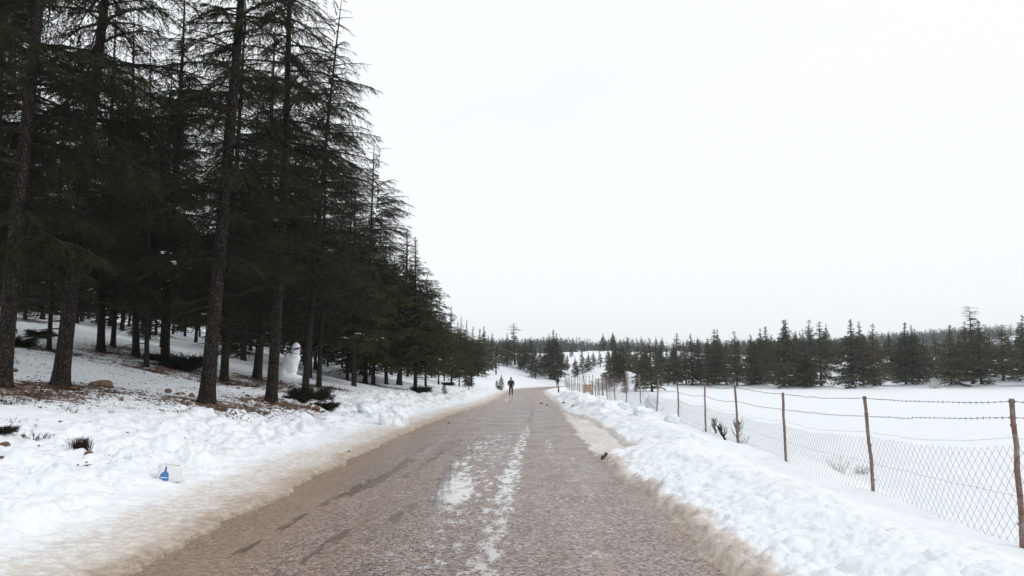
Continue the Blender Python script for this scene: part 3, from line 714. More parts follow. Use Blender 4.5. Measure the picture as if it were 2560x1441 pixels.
    for nm, val in (("wet", wet), ("mud", mud), ("ruts", ruts)):
        a = o.data.attributes.new(nm, 'FLOAT', 'POINT'); a.data.foreach_set('value', np.clip(val, 0, 1.3).astype(np.float32))
    tag(o, kind='structure'); return o
build_road()

# ------------------------------------------------------------------ fence
def segs(mb, A, B, r, mat=0):
    A = np.asarray(A, float); B = np.asarray(B, float); d = B - A; d /= np.linalg.norm(d, axis=1)[:, None] + 1e-9
    ref = np.where(np.abs(d[:, 2:3]) < .8, np.array([[0, 0, 1.]]), np.array([[1., 0, 0]])); a = np.cross(d, ref); a /= np.linalg.norm(a, axis=1)[:, None]; b = np.cross(d, a)
    vs = []
    for P in (A, B):
        for k in range(3):
            t = k * 2.0944; vs.append(P + r * (math.cos(t) * a + math.sin(t) * b))
    V = np.stack(vs, 1).reshape(-1, 3); i = np.arange(len(A))[:, None] * 6
    f = np.concatenate([np.stack([i[:, 0] + k, i[:, 0] + (k + 1) % 3, i[:, 0] + 3 + (k + 1) % 3, i[:, 0] + 3 + k], 1) for k in range(3)])
    mb.add(V, f, mat)
PST = [(2529, 997, 2556, 1368, 7.9), (2161, 991, 2187, 1238, 11.8), (1957, 982, 1965, 1159, 16.2), (1837, 965, 1847, 1108, 20.2), (1762, 959, 1764, 1078, 24.3), (1693, 952, 1697, 1047, 29.0),
       (1646, 946, 1642, 1030, 33.2), (1598, 937, 1602, 1012, 38.5), (1568, 943, 1566, 1001, 43.5), (1534, 946, 1538, 1003, 49.0), (1515, 950, 1518, 994, 54.5)]
POSTS = []
# the fence goes on towards the camera, out of the frame
POSTS.append((np.array([4.95, 3.9, 1.5]), np.array([5.0, 3.9, -.1])))
for (a, b, c, d, Y) in PST:
    POSTS.append((np.array(at(a, b, Y)), np.array(at(c, d, Y))))
rf = random.Random(3)
for k in range(15):
    Y = 58.5 + k * 4.1; X = 6.75 + (Y - 54) * .0185 + .1 * (rf.random() - .5); z = .15 + .1 * rf.random()
    hh = 1.35 + .35 * rf.random()
    POSTS.append((np.array([X + .1 * (rf.random() - .5), Y, z + hh]), np.array([X, Y, z - .1])))
for k in range(7):
    Y = 119 + k * 2.6; X = 8.0 + .22 * (k + 1) ** 1.5; z = zt(X, Y) + .1
    POSTS.append((np.array([X, Y, z + 1.3]), np.array([X, Y, z - .1])))
fence = empty("wire_fence", tuple(POSTS[1][1])); 
tag(fence, "sagging chain link fence with rusty stakes and two barbed wire strands beside the field", "fence")
FL = Vector(fence.location)
def fpart(mb, name, mats, origin=None, smooth=False):
    o = mb.obj(name, mats, fence, smooth)
    org = np.array(origin if origin is not None else FL)
    co = np.empty(len(o.data.vertices) * 3, np.float32); o.data.vertices.foreach_get('co', co); co = co.reshape(-1, 3) - org
    o.data.vertices.foreach_set('co', co.ravel().astype(np.float32)); o.location = Vector(org) - FL; o.data.update(); return o
for i, (tp, bs) in enumerate(POSTS):
    mb = MB(); d = tp - bs; foot = bs - d / np.linalg.norm(d) * .45; t = np.linspace(0, 1, 9)
    P = foot + (tp - foot) * t[:, None]; rs = np.random.RandomState(i); P[1:-1, :2] += rs.normal(size=(7, 2)) * .006
    rad = .025 + .004 * rs.rand(9)
    mb.tube(P, rad * (1.0 if i < 8 else 1.05), 6 if i > 2 else 5)
    # staples and knots that hold the wires
    for fr in (.985, .86, .62, .35):
        c = foot + (tp - foot) * fr; mb.tube([c + [0, 0, -.012], c + [0, 0, .012]], .031, 7)
    o = fpart(mb, "fence_post", POSTM, bs)
    if i in (1, 3): o['label'] = "weathered pale wooden post"
def lerp(a, b, t): return a + (b - a) * t
# heights of the wires as a fraction down from the post top, per post
def frac(tab, i): return float(np.interp(i, range(len(tab)), tab))
B2 = [.12, .13, .205, .24, .27, .25, .3, .33, .35, .3, .3, .3]; MT = [.27, .265, .36, .40, .44, .42, .43, .45, .42, .4, .4, .4]; MM = [.66, .665, .68, .70, .7, .7, .7, .7, .7, .7, .7, .7]
def wirepts(f0, f1, i, n, sag, seed):
    (t0, b0), (t1, b1) = POSTS[i], POSTS[i + 1]; t = np.linspace(0, 1, n)[:, None]
    p = lerp(lerp(t0, b0, f0), lerp(t1, b1, f1), t)
    p[:, 2] -= (sag * 4 * t * (1 - t))[:, 0]
    p[:, 2] += (vnoise(t[:, 0] * 9, t[:, 0] * 0 + seed, 7) - .5) * .022 * np.sin(t[:, 0] * math.pi); return p
strand = [MB(), MB()]; tens = MB()
for i in range(len(POSTS) - 1):
    near = i < 7
    for j, tab in enumerate(([.02] * 12, B2)):
        n = 40 if near else 12
        P = wirepts(frac(tab, i), frac(tab, i + 1), i, n, (.03, .02)[j] + .05 * (i in (4, 5, 8)) + .02 * (i > 7), i + j * 31)
        segs(strand[j], P[:-1], P[1:], .0032 if near else .004)
        if i < 9:
            L = np.linalg.norm(P[-1] - P[0]); m = int(L / .125); tt = (np.arange(m) + .5) / m * (n - 1)
            q = np.stack([np.interp(tt, np.arange(n), P[:, c]) for c in range(3)], 1); rs = np.random.RandomState(i * 3 + j); v = rs.normal(size=(m, 3)); v /= np.linalg.norm(v, axis=1)[:, None]
            segs(strand[j], q - v * .019, q + v * .019, .0024); v = rs.normal(size=(m, 3)); v /= np.linalg.norm(v, axis=1)[:, None]
            segs(strand[j], q - v * .017, q + v * .017, .0024); u = (P[-1] - P[0]) / L; segs(strand[j], q - u * .012, q + u * .012, .0052)
    n = 30 if near else 8
    P = wirepts(frac(MT, i), frac(MT, i + 1), i, n, .07, i + 77); segs(tens, P[:-1], P[1:], .0020)
    Q = wirepts(frac(MM, i), frac(MM, i + 1), i, n, .01, i + 99); segs(tens, Q[:-1], Q[1:], .0020)
    # chain link: zigzag wires side by side
    (t0, b0), (t1, b1) = POSTS[i], POSTS[i + 1]; L = np.linalg.norm(b1 - b0); c = .072 if i < 11 else .14; nw = int(L / c); rows = 18 if i < 11 else 10
    if i > 24: continue
    mb = MB(); k = np.arange(nw + 1)[:, None]; j = np.arange(rows + 1)[None, :]
    uu = (k + np.where((j + k) % 2 == 0, .5, -.5) * .96 + .5) * c / L + np.zeros((nw + 1, rows + 1)); uu = np.clip(uu, 0, 1)
    tt = uu; top = np.stack([np.interp(tt, np.linspace(0, 1, n), P[:, q]) for q in range(3)], -1)
    top[..., 2] -= .045 + .05 * (vnoise(tt * 6 + i * 7, tt * 0 + i, 5))[...]
    dn = lerp(b0 - t0, b1 - t1, tt[..., None]); dn = dn / np.linalg.norm(dn, axis=-1)[..., None]
    W = top + dn * (j * (.072 if i < 11 else .13))[..., None]
    W[..., 0] += .045 * (vnoise(tt * L * .8 + i * 5, j * .2 + tt * 0, 9) - .5) + (vnoise(k * 1.7 + 0 * j, j * 1.3 + 0 * k, 4 + i) - .5) * .012
    W[..., 2] += (vnoise(k * 2.1 + 0 * j, j * 1.9 + 0 * k, 14 + i) - .5) * .014
    segs(mb, W[:, :-1].reshape(-1, 3), W[:, 1:].reshape(-1, 3), .0020 if i < 11 else .0024)
    fpart(mb, "chain_link_mesh", WIRE)
fpart(strand[0], "barbed_wire", BARB)['label'] = "upper barbed wire strand"; fpart(strand[1], "barbed_wire", BARB)['label'] = "lower barbed wire strand"; fpart(tens, "tension_wire", WIRE)
# stakes of the side pen close to the wooden panel
for i, (a, b, c, d, Y) in enumerate(((1459, 938, 1461, 994, 60), (1479, 952, 1481, 998, 57), (1490, 949, 1489, 989, 66), (1497, 946, 1497, 988, 66), (1507, 951, 1508, 990, 61))):
    mb = MB(); tp = np.array(at(a, b, Y)); bs = np.array(at(c, d, Y)); bs[2] -= .3
    t = np.linspace(0, 1, 6)[:, None]; P = lerp(bs, tp, t); P[1:-1, :2] += np.random.RandomState(i).normal(size=(4, 2)) * .02
    mb.tube(P - bs, .04, 6); o = mb.obj("wooden_stake", POSTM, loc=bs)
    tag(o, ["tallest rough stake left of the wooden panel in the far fence", "dark stake holding the right side of the wooden panel", "thin stake first right of the wooden panel", "thin stake second right of the wooden panel", "thin stake third right of the wooden panel"][i], "stake", "loose stakes beside the far part of the fence")
wp = empty("plank_gate", at(1469, 990, 58.5)); tag(wp, "pale brown plank panel hung between stakes of the far fence", "gate")
for k in range(6):
    mb = MB(); mb.box((-.25 + k * .10, 0, .55 + .02 * (k % 3)), (.088, .02, .56), None, 0, .012, k)
    mb.obj("plank", (PLANK := mat_new("pale_plank", (.36, .25, .17), .85, .2)[0]) if k == 0 else PLANK, wp, False)
for zz in (.36, .76):
    mb = MB(); mb.box((0, .025, zz), (.62, .025, .06)); mb.obj("crosspiece", PLANK, wp, False)
for xx in (-.27, .27):
    mb = MB(); mb.box((xx, .052, .3), (.05, .03, 1.1)); mb.obj("upright", PLANK, wp, False)

# ------------------------------------------------------------------ bushes, sprigs, stones
def juniper(seed, Rr, Hh, n=60, leaf=LEAF3):
    rs = np.random.RandomState(seed); mb = MB(); FV = []
    for q in range(n):
        az = rs.rand() * 6.28; L = Rr * (.45 + .6 * rs.rand()); d = np.array([math.cos(az), math.sin(az), 0]); h = Hh * (.35 + .75 * rs.rand())
        t = np.linspace(0, 1, 5); P = d * (L * t)[:, None]; P[:, 2] = h * np.sin(t * 1.9) * 1.0; mb.tube(P, .012 * (1 - .8 * t) + .002, 3, 1, cap=False)
        m = int(70 * L); ts = .15 + .85 * rs.rand(m); p0 = np.stack([np.interp(ts, t, P[:, c]) for c in range(3)], 1)
        dr = d + rs.normal(size=(m, 3)) * .7; dr /= np.linalg.norm(dr, axis=1)[:, None]; tl_ = (.08 + .2 * L) * (.5 + rs.rand(m))
        idx = np.repeat(np.arange(m), 7); s_ = rs.rand(len(idx)); base = p0[idx] + dr[idx] * (tl_[idx] * s_)[:, None]
        tg = dr[idx] + rs.normal(size=(len(idx), 3)) * .5; tg /= np.linalg.norm(tg, axis=1)[:, None]; wv = np.cross(tg, rs.normal(size=(len(idx), 3))); wv /= np.linalg.norm(wv, axis=1)[:, None]
        ln = .07 * (.5 + rs.rand(len(idx))); wv *= .011
        FV.append(np.stack([base - wv, base + wv, base + tg * ln[:, None]], 1).reshape(-1, 3))
    V = np.concatenate(FV); mb.add(V, np.arange(len(V)).reshape(-1, 3), 0); root = empty("juniper_bush")
    st = MB(); st.tube([(0, 0, -.2), (0.02, 0, .0), (.03, .02, Hh * .4)], [.05, .04, .02], 6); st.obj("stem", WOOD, root)
    mb.obj("foliage", [leaf, WOOD], root, False); root['H'] = 1; return root
def put(o, px, py, label, cat, group=None, sink=0.0, rz=0, sc=None, Y=None):
    g = on_ground(px, py) if Y is None else None
    if g is None: X = (px - 1280) / FPX * Y; g = (X, Y, zt(X, Y))
    g = (g[0], g[1], sz(g[0], g[1])); o.location = (g[0], g[1], g[2] - sink); o.rotation_euler = (0, 0, rz)
    if sc: o.scale = (sc,) * 3 if not isinstance(sc, tuple) else sc
    tag(o, label, cat, group); return g
G = "low dark evergreen bushes"
JB = juniper(1, .75, .5, 70)
put(JB, 775, 1012, "biggest low dark juniper bush, at the foot of the trunks right of the snowman", "bush", G, .05)
for (px, py, sc, lab, rz) in ((818, 1030, .55, "small juniper tuft at the right end of the biggest one", 1), (735, 1004, .5, "juniper tuft between the front cedar and the biggest juniper", 2),
                              (455, 925, 1.25, "low dark thicket around trunks in the middle of the slope", 3), (395, 905, .8, "dark brushwood left of the low thicket", 4), (40, 868, .9, "dark juniper on the slope by the left edge", 5),
                              (100, 845, .8, "dark brushwood between the two leftmost trunks", 2.2), (5, 1105, .26, "brown tussock cut by the left edge of the photo", 1.2), (1050, 985, .9, "dark low branches round the foot of the first tall verge tree", .4),
                              (1120, 966, .8, "low dark bush under the verge cedars", 2.7), (1170, 966, .6, "small dark bush right of the verge bush", 3.7)):
    o = copy_tree(JB); put(o, px, py, lab, "bush", G, .04, rz, (sc, sc, sc * .8))
# broom-like heather
def heather(seed, n, h, spread, lean=.3, mat=TWIG, r=.0045, sides=3, fork=2):
    rs = np.random.RandomState(seed); mb = MB()
    for q in range(n):
        b = rs.normal(size=2) * spread * .35; az = math.atan2(b[1], b[0]) + rs.normal() * .5; hh = h * (.5 + .6 * rs.rand()); t = np.linspace(0, 1, 5)
        L = hh * lean * (.6 + rs.rand()); P = np.stack([b[0] + math.cos(az) * L * t ** 1.5, b[1] + math.sin(az) * L * t ** 1.5, hh * t - .08], 1)
        mb.tube(P, r * (1.3 - t), sides, cap=False)
        for k in range(fork):
            s0 = .3 + .6 * rs.rand(); p = np.array([np.interp(s0, t, P[:, c]) for c in range(3)]); dv = rs.normal(size=3) * .5 + [0, 0, .8]
            dv *= hh * .25 / np.linalg.norm(dv); mb.tube([p, p + dv * .5, p + dv * 1 + [0, 0, hh * .03]], [r * .8, r * .6, r * .4], sides, cap=False)
    return mb
H0 = heather(5, 420, .26, .25, .22, TWIG, .0042).obj("heather_bush", TWIG, smooth=False)
H0.scale = (.62, .62, .95); put(H0, 200, 1140, "dense dark heather clump in the snow at lower left, stone at its foot", "bush", "dark heather sprigs poking through the snow")
for i, (px, py, n, h, sp, lab) in enumerate(((85, 1105, 90, .17, .3, "wide flat heather clump left of the dense one"), (163, 1027, 12, .16, .06, "left one of the two little upright heather sprigs by the leaning trunk"),
        (184, 1035, 14, .2, .06, "right one of the two little upright heather sprigs by the leaning trunk"), (277, 1048, 8, .22, .08, "thin heather sprig standing alone in open snow"), (240, 1074, 20, .14, .1, "small heather tuft above the dense clump"),
        (328, 1028, 26, .13, .3, "flat spread of twigs below the orange stones"), (50, 915, 14, .35, .2, "leggy heather sprig on the upper left slope"), (285, 1128, 8, .1, .06, "tiny tuft of heather right of the dense clump"),
        (436, 1105, 8, .09, .05, "tiny tuft above the plastic container"), (20, 1010, 70, .3, .6, "heather patch by the leftmost trunk"), (38, 1060, 10, .2, .1, "sprig near the left edge"), (245, 1093, 8, .1, .05, "twig tuft just over the dense clump"),
        (1586, 1105, 5, .14, .05, "single twig poking from the right snow bank"), (1673, 1092, 6, .06, .05, "dark speck of twig on the right snow bank"), (2150, 1185, 40, .35, .25, "wispy reddish dead weed behind the chain link"), (2098, 1178, 20, .4, .15, "pale dead weed behind the chain link"),
        (1745, 1065, 14, .3, .2, "grey grass tuft at the foot of the fence left of the scorched shrubs"))):
    m_ = GTWIG if i >= 14 else TWIG
    o = heather(20 + i, n, h, sp, .5, m_, .0035 if i != 16 else .003).obj("heather_sprig", m_, smooth=False); g = put(o, px, py, lab, "dead weed" if i >= 14 else "bush", "dark heather sprigs poking through the snow" if i < 14 else None)
# scorched shrubs by the fence
def scorched(seed, H, lean, n=34, r=.030):
    rs = np.random.RandomState(seed); root = empty("scorched_shrub"); st = MB(); br = MB(); t = np.linspace(0, 1, 10)
    P = np.stack([lean * H * (.35 * t + .65 * t * t) + .012 * np.sin(t * 9), 0 * t, H * .78 * t - .1], 1); st.tube(P, r * (1.15 - .75 * t) * (1 + .2 * rs.rand(10)), 7)
    for q in range(40):
        s0 = rs.rand() * .6; p = np.array([np.interp(s0, t, P[:, c]) for c in range(3)]); v = rs.normal(size=3); v[2] = abs(v[2]) * .3; v *= .035 / np.linalg.norm(v); st.tube([p, p + v], [.009, .004], 4)
    for q in range(n):
        s0 = .35 + .65 * rs.rand(); p = np.array([np.interp(s0, t, P[:, c]) for c in range(3)]); az = rs.rand() * 6.28; L = H * .34 * (1.3 - s0) * (.6 + .6 * rs.rand()) + .07
        d = np.array([math.cos(az), math.sin(az) , 0]); u = np.linspace(0, 1, 5)[:, None]; br.tube(p + d * L * .55 * np.sin(u * 1.5) + np.array([0, 0, 1]) * L * (u ** 1.6) * .95, (.0085 * (1.25 - u[:, 0])), 4, cap=False)
    st.obj("stem", TWIG, root); br.obj("branches", TWIG, root); return root
SG = "scorched black shrubs in front of the chain link"
put(scorched(1, .60, -.1), 1790, 1085, "left scorched shrub with upturned bare branches at the fence", "shrub", SG)
put(scorched(2, .62, -.36), 1815, 1101, "middle scorched shrub leaning left at the fence", "shrub", SG)
put(scorched(3, .82, .07, 34), 1843, 1106, "tallest scorched shrub rising beside a rusty post", "shrub", SG)
for i, (px, py, h, lab) in enumerate(((1770, 1080, .28, "pale little bare twig left of the scorched shrubs"), (1862, 1108, .35, "spreading bare twigs right of the tallest scorched shrub"))):
    put(heather(50 + i, 7, h, .06, .9, TWIG, .004, 3, 4).obj("bare_twigs", TWIG if i else GTWIG, smooth=False), px, py, lab, "twigs")
# bare grey bushes on the knoll
KB = heather(61, 46, 1.6, 1.0, .7, GTWIG, .010, 3, 4).obj("bare_bush", GTWIG, smooth=False)
put(KB, 1500, 955, "lowest bare grey-brown bush on the left foot of the snowy knoll", "bush", "bare grey bushes on the knoll", .1, Y=112)
for i, (px, Y, sc, lab) in enumerate(((1515, 114, 1.15, "second bare grey bush up the knoll"), (1530, 116, 1.1, "third bare grey bush up the knoll"), (1543, 118, .8, "highest bare grey bush near the top of the knoll"), (1523, 108, .8, "bare grey bush nearest the fence on the knoll"), (2327, 120, .9, "wispy bare bush standing alone in the gap of the field edge"))):
    o = copy_tree(KB); put(o, px, 0, lab, "bush", "bare grey bushes on the knoll" if i < 4 else "", .1, i * 1.1, sc, Y)
    if i == 4: del o['group']
# stones
RP0 = []
for k in range(5):
    mb = MB(); mb.blob((0, 0, 0), 1, 3, 40 + k, .28, 1.3, (1, .8, .7)); RP0.append(mb.obj("brown_stone", ROCK)); 
used = [False] * 5
def stone(px, py, wpx, label, group, squash=1.0, sink=.25):
    g = on_ground(px, py); g = (g[0], g[1], max(sz(g[0], g[1]), 0.0) if g[2] < .02 else sz(g[0], g[1])); r = wpx / FPX * g[1] * .5; k = int(abs(px * 7 + py * 3)) % 5
    o = RP0[k] if not used[k] else RP0[k].copy()
    if used[k]: COL.objects.link(o)
    used[k] = True; o.location = (g[0], g[1], g[2] + r * .7 * (.5 - sink)); o.scale = (r, r, r * squash); o.rotation_euler = (0, 0, (px * 13 + py) % 6.28)
    tag(o, label, "stone", group)
stone(262, 970, 52, "largest brown boulder with a snow cap in the left forest", "brown stones in the forest litter", .8)
stone(238, 968, 30, "stone leaning on the left of the largest boulder", "brown stones in the forest litter", .7)
CL = {"at the foot of the thick leaning cedar": [(182, 975, 22), (172, 990, 14), (148, 1000, 12), (207, 1003, 12)],
      "between the boulder and the thickest trunk": [(303, 1005, 14), (362, 1000, 11), (347, 985, 9), (420, 985, 21), (445, 990, 14), (458, 990, 12), (478, 997, 18), (400, 1008, 9)],
      "right of the thickest trunk": [(548, 1020, 28), (573, 1027, 26), (590, 1008, 16), (612, 1010, 20), (618, 1000, 12), (640, 1006, 15), (595, 975, 10)],
      "around the front cedar before the snowman": [(648, 1022, 22), (697, 1022, 24), (725, 1030, 26), (712, 1018, 12), (645, 968, 17), (728, 972, 16), (700, 975, 14)],
      "spilling onto the snow below the big juniper": [(752, 1045, 18), (735, 1047, 14), (790, 1035, 22), (808, 1038, 14), (770, 1042, 12), (862, 1024, 8), (885, 1033, 8)],
      "by the left edge of the photo": [(68, 985, 22), (35, 935, 20), (10, 1120, 24), (28, 1080, 14), (80, 1085, 10), (55, 1105, 14), (2, 1165, 12)]}
for ph, lst in CL.items():
    for i, (px, py, wv) in enumerate(sorted(lst)):
        stone(px, py, wv * .9, "%s stone from the left %s" % (ORD[i], ph), "brown stones in the forest litter")
for px, py, wv, lab in ((221, 1150, 17, "round stone against the dense heather clump"), (347, 1117, 9, "small reddish stone in open snow above the container"), (1122, 1059, 7, "dark pebble lying in the left slush"),
                        (872, 1135, 7, "dark clod in the left slush"), (1354, 1010, 8, "dark red clod on the far road"), (1368, 1014, 6, "little red clod beside the dark red one"), (1410, 1010, 8, "orange-brown clod at the right snow edge"),
                        (1432, 1023, 6, "brown clod in the right slush"), (1212, 1150, 4, "pebble on the road by the puddle")):
    stone(px, py, wv, lab, "loose stones and clods", .9, .1)
mb = MB(); mb.blob((0, 0, .0), .06, 3, 3, .4, 2.2, (.8, .8, .8)); mb.blob((-.05, -.05, -.01), .035, 2, 5, .4); mb.blob((.03, .02, .05), .035, 2, 7, .4)
o = mb.obj("dark_stone", (DR := mat_new("dark_wet_stone", (.06, .042, .036), .6, .4)[0])); put(o, 1512, 1140, "dark wet stone bared in the notch of the right snow bank", "stone", "loose stones and clods")
mb = MB(); mb.tube([(0, 0, -.2), (.02, 0, .3), (-.01, 0, .62)], [.07, .06, .045], 7); mb.tube([(.0, 0, .3), (.1, 0, .36)], [.03, .012], 5)
o = mb.obj("tree_stump", BARK); put(o, 1395, 988, "thin dark broken stump upright in the snow between road and fence", "stump", Y=72)
mb = MB(); t = np.linspace(0, math.pi, 12); mb.tube(np.stack([.13 * np.cos(t) * 1.1, 0 * t, .23 * np.sin(t) ** .4 - .03], 1), .004, 4)
put(mb.obj("wire_hoop", BARB), 1000, 1027, "thin bent wire hoop sticking out of the left snow bank", "wire hoop")
# snow boulders rolled by the plough
SG2 = "snow boulders rolled up on the banks"
for i, (px, py, wv, hh, lab) in enumerate(((920, 1042, 58, 1.0, "upright snow boulder below the clearing on the left bank"), (982, 1066, 66, .9, "wide rounded snow boulder nearest the road on the left bank"), (870, 1043, 22, .8, "small snow ball left of the upright snow boulder"),
        (1632, 1030, 60, 1.0, "blocky snow slab standing against the fence"), (1602, 1042, 44, .8, "snow block left of the slab at the fence"),
        (1500, 1005, 40, .6, "rounded snow heap under the wooden panel"), (1560, 1028, 34, .9, "snow clod left of the fence slab cluster"), (1680, 1058, 40, .8, "snow clod between the fourth and fifth nearest posts"), (95, 1195, 56, .8, "large smooth snow ball at lower left"),
        (150, 1200, 46, .75, "snow ball right of the large smooth one"), (300, 1175, 28, .8, "round snow ball left of the plastic container"), (335, 1155, 38, .7, "snow ball above the container's left"), (60, 1225, 50, .6, "flat snow lump below the large smooth ball"))):
    g = on_ground(px, py); g = (g[0], g[1], max(g[2], sz(g[0], g[1]) - .05)); r = wv / FPX * g[1] * .5; mb = MB(); mb.blob((0, 0, 0), 1, 5, 300 + i, .3, 1.9, (1, .8, hh)); vv = mb.v[0]; vv *= (1 + .12 * (fbm(vv[:, 0] * 3 + vv[:, 2] * 2 + 9, vv[:, 1] * 3 - vv[:, 2] * 2.5 + i, 5) - .5) * 2)[:, None]; 
    o = mb.obj("snow_boulder", SNOWB, loc=(g[0], g[1], g[2] + r * .35 * hh)); o.scale = (r, r, r); o.rotation_euler = (0, 0, i); tag(o, lab, "snow boulder", SG2)
# litter scattered over the snow under the trees
rs = np.random.RandomState(8); mb = MB(); V = []
cen = [(g[0], g[1], 1.9) for g in NEARP]
for (cx_, cy_, rr_) in cen:
    n = 900 if cy_ < 45 else 250
    a = rs.rand(n) * 6.28; q = rr_ * np.abs(rs.normal(size=n)) * .8; X = cx_ + .3 + np.cos(a) * q; Y = cy_ - .3 + np.sin(a) * q; V.append(np.stack([X, Y], 1))
n = 3200; Y = 10 + 26 * rs.rand(n); X = -3.8 - 18 * rs.rand(n) ** .8; V.append(np.stack([X, Y], 1))
V = np.concatenate(V); s_ = roadside(V[:, 0], V[:, 1]); V = V[s_ > 6.2 - 1.2 * (V[:, 1] < 16)]; Z = base_terrain(V[:, 0], V[:, 1]) + .045
n = len(V); c = np.column_stack([V, Z]); a = rs.rand(n) * 6.28; L = .02 + .06 * rs.rand(n) ** 2; W_ = .008 + .012 * rs.rand(n); d = np.stack([np.cos(a), np.sin(a), rs.normal(size=n) * .15], 1); e = np.stack([-np.sin(a), np.cos(a), rs.normal(size=n) * .3], 1)
d *= L[:, None]; e *= W_[:, None]; up = np.stack([0 * a, 0 * a, .006 + .02 * rs.rand(n)], 1)
VV = np.stack([c - d, c - e * .7, c + d, c + e, c + up], 1).reshape(-1, 3); i = np.arange(n)[:, None] * 5
F = np.concatenate([i + np.array([[0, 1, 4]]), i + np.array([[1, 2, 4]]), i + np.array([[2, 3, 4]]), i + np.array([[3, 0, 4]])])
mb.add(VV, F); LM = mat_new("bark_and_needle_litter", (.06, .033, .02), .9, .1)[0]
tag(mb.obj("forest_litter", LM, smooth=False), "bark scraps and needles strewn on snow under the left forest", "litter", kind='stuff')

# ------------------------------------------------------------------ snowman
gy = 34.0; gx, gy, gz = at(722, 944, gy); U = gy / FPX   # metres per photo pixel there
sm = empty("snowman", (gx, gy, gz)); tag(sm, "tall lopsided snowman leaning right among the left trunks", "snowman")
mb = MB()
for (dx, dz, rx, rz_, sd) in ((16, 71, 13, 15.5, 1), (11, 47, 17, 16, 2), (6, 24, 18, 20, 3), (-8, 12, 19, 15, 4), (-16, 4, 15, 10, 5), (1, 42, 14, 22, 7), (4, 0, 32, 8, 8), (12, 59, 13.5, 12, 4), (8, 36, 18, 14, 6), (-4, 26, 16, 18, 10), (14, 64, 13, 13, 5)):
    mb.blob((dx * U, (sd % 3 - 1) * 2 * U, dz * U), U, 3, sd, .06, 1.8, (rx * .9, rx * .85, rz_))
b = mb.obj("body", SNOWB, sm); r = b.modifiers.new("r", 'REMESH'); r.mode = 'VOXEL'; r.voxel_size = .045; r.use_smooth_shade = True
s2 = b.modifiers.new("s", 'SMOOTH'); s2.iterations = 3
RED = mat_new("red_plastic", (.45, .04, .04), .4, .5)[0]
mb = MB(); mb.tube([(0, 0, 0), (.06, -.03, -.01), (.12, -.06, -.03)], [.04, .028, .008], 8); mb.obj("nose", RED, sm, loc=(27 * U, -4 * U, 67 * U))
for (p, q) in (((6, -14, 58), (9, -16, 62)), ((6, -14, 57), (5, -17, 51)), ((7, -15, 59), (12, -15, 58))):
    mb = MB(); mb.tube([np.array(p) * U, (np.array(p) + np.array(q)) / 2 * U + [0, -.02, .02], np.array(q) * U], .012, 5); mb.obj("twig_arm", TWIG, sm)
mb = MB(); mb.blob((-27 * U, -2 * U, 12 * U), .07, 2, 4, .2, 1.5, (.6, .6, 2.0)); mb.obj("glove", TWIG, sm)

# ------------------------------------------------------------------ plastic container
gx, gy, gz = on_ground(420, 1214); gz = sz(gx, gy) - .03
pc = empty("plastic_container", (gx, gy, gz + .01), math.radians(28)); pc.rotation_euler = (math.radians(-8), math.radians(8), math.radians(28))
tag(pc, "dented milky plastic container with a blue label lying in the left snow", "container")
PLA, _nt, _b = mat_new("milky_plastic", (.86, .87, .87), .35, .4); _b.inputs['Transmission Weight'].default_value = .25; _b.inputs['Subsurface Weight'].default_value = 0
BLU = mat_new("blue_label", (.045, .17, .42), .4, .4)[0]
mb = MB(); mb.box((0, 0, .11), (.30, .24, .23), None, 0, .03, 5); b = mb.obj("body", PLA, pc); bv = b.modifiers.new("b", 'BEVEL'); bv.width = .03; bv.segments = 4
mb = MB(); mb.box((.0, 0, .232), (.22, .17, .012)); b = mb.obj("rim", PLA, pc); bv = b.modifiers.new("b", 'BEVEL'); bv.width = .005
# printed shape: a slim neck above a wide skirt, with a pale stripe
def prism(pts, y0, y1):
    m = MB(); n = len(pts); A = [(x, y0, z) for x, z in pts] + [(x, y1, z) for x, z in pts]
    m.add(A, [list(range(n))]); m.add(A, [list(range(2 * n - 1, n - 1, -1))])
    m.add(A, [[i, i + n, (i + 1) % n + n, (i + 1) % n] for i in range(n)]); return m
prism([(-.14, .012), (-.09, .005), (-.07, .012), (-.045, .005), (-.012, .02), (-.025, .11), (-.055, .135), (-.062, .20), (-.078, .205), (-.082, .135), (-.12, .10)], -.1225, -.1245).obj("label", BLU, pc, False)
prism([(-.12, .045), (-.03, .05), (-.03, .06), (-.12, .055)], -.1248, -.1256).obj("label_stripe", PLA, pc, False)

# ------------------------------------------------------------------ utility pole
px, py = 1240, 937; gx, gy, gz = on_ground(px, py); tp = at(1242, 864, gy)
up = empty("utility_pole", (gx, gy, gz)); tag(up, "slim wooden utility pole on the slope left of the nearer walker", "pole")
mb = MB(); hh = tp[2] - gz; mb.tube([(0, 0, -.5), (0, 0, hh * .5), (tp[0] - gx, 0, hh)], [.13, .11, .09], 9); mb.obj("shaft", BARK, up)
mb = MB(); mb.box((tp[0] - gx, -.1, hh - .25), (.7, .08, .08)); mb.obj("crossarm", WOOD, up, False)
for xx in (-.3, .3):
    mb = MB(); mb.tube([(tp[0] - gx + xx, -.1, hh - .22), (tp[0] - gx + xx, -.1, hh - .1)], [.03, .045], 7); mb.obj("insulator", WIRE, up)
a = np.array(tp) + [0, -.1, -.12]; Yb = gy + 40; b_ = np.array(at(1352, 878, Yb)); t = np.linspace(0, 1, 30)[:, None]
P = a + (b_ - a) * t; P[:, 2] -= (1.1 * 4 * t * (1 - t))[:, 0]; mb = MB(); mb.tube(P, .02, 4)
tag(mb.obj("power_cable", WIRE), "pale sagging cable running right from the utility pole into the trees", "cable")
b_ = np.array(at(1100, 858, gy - 30)); P = a + (b_ - a) * t; P[:, 2] -= (.8 * 4 * t * (1 - t))[:, 0]; mb = MB(); mb.tube(P, .018, 4)
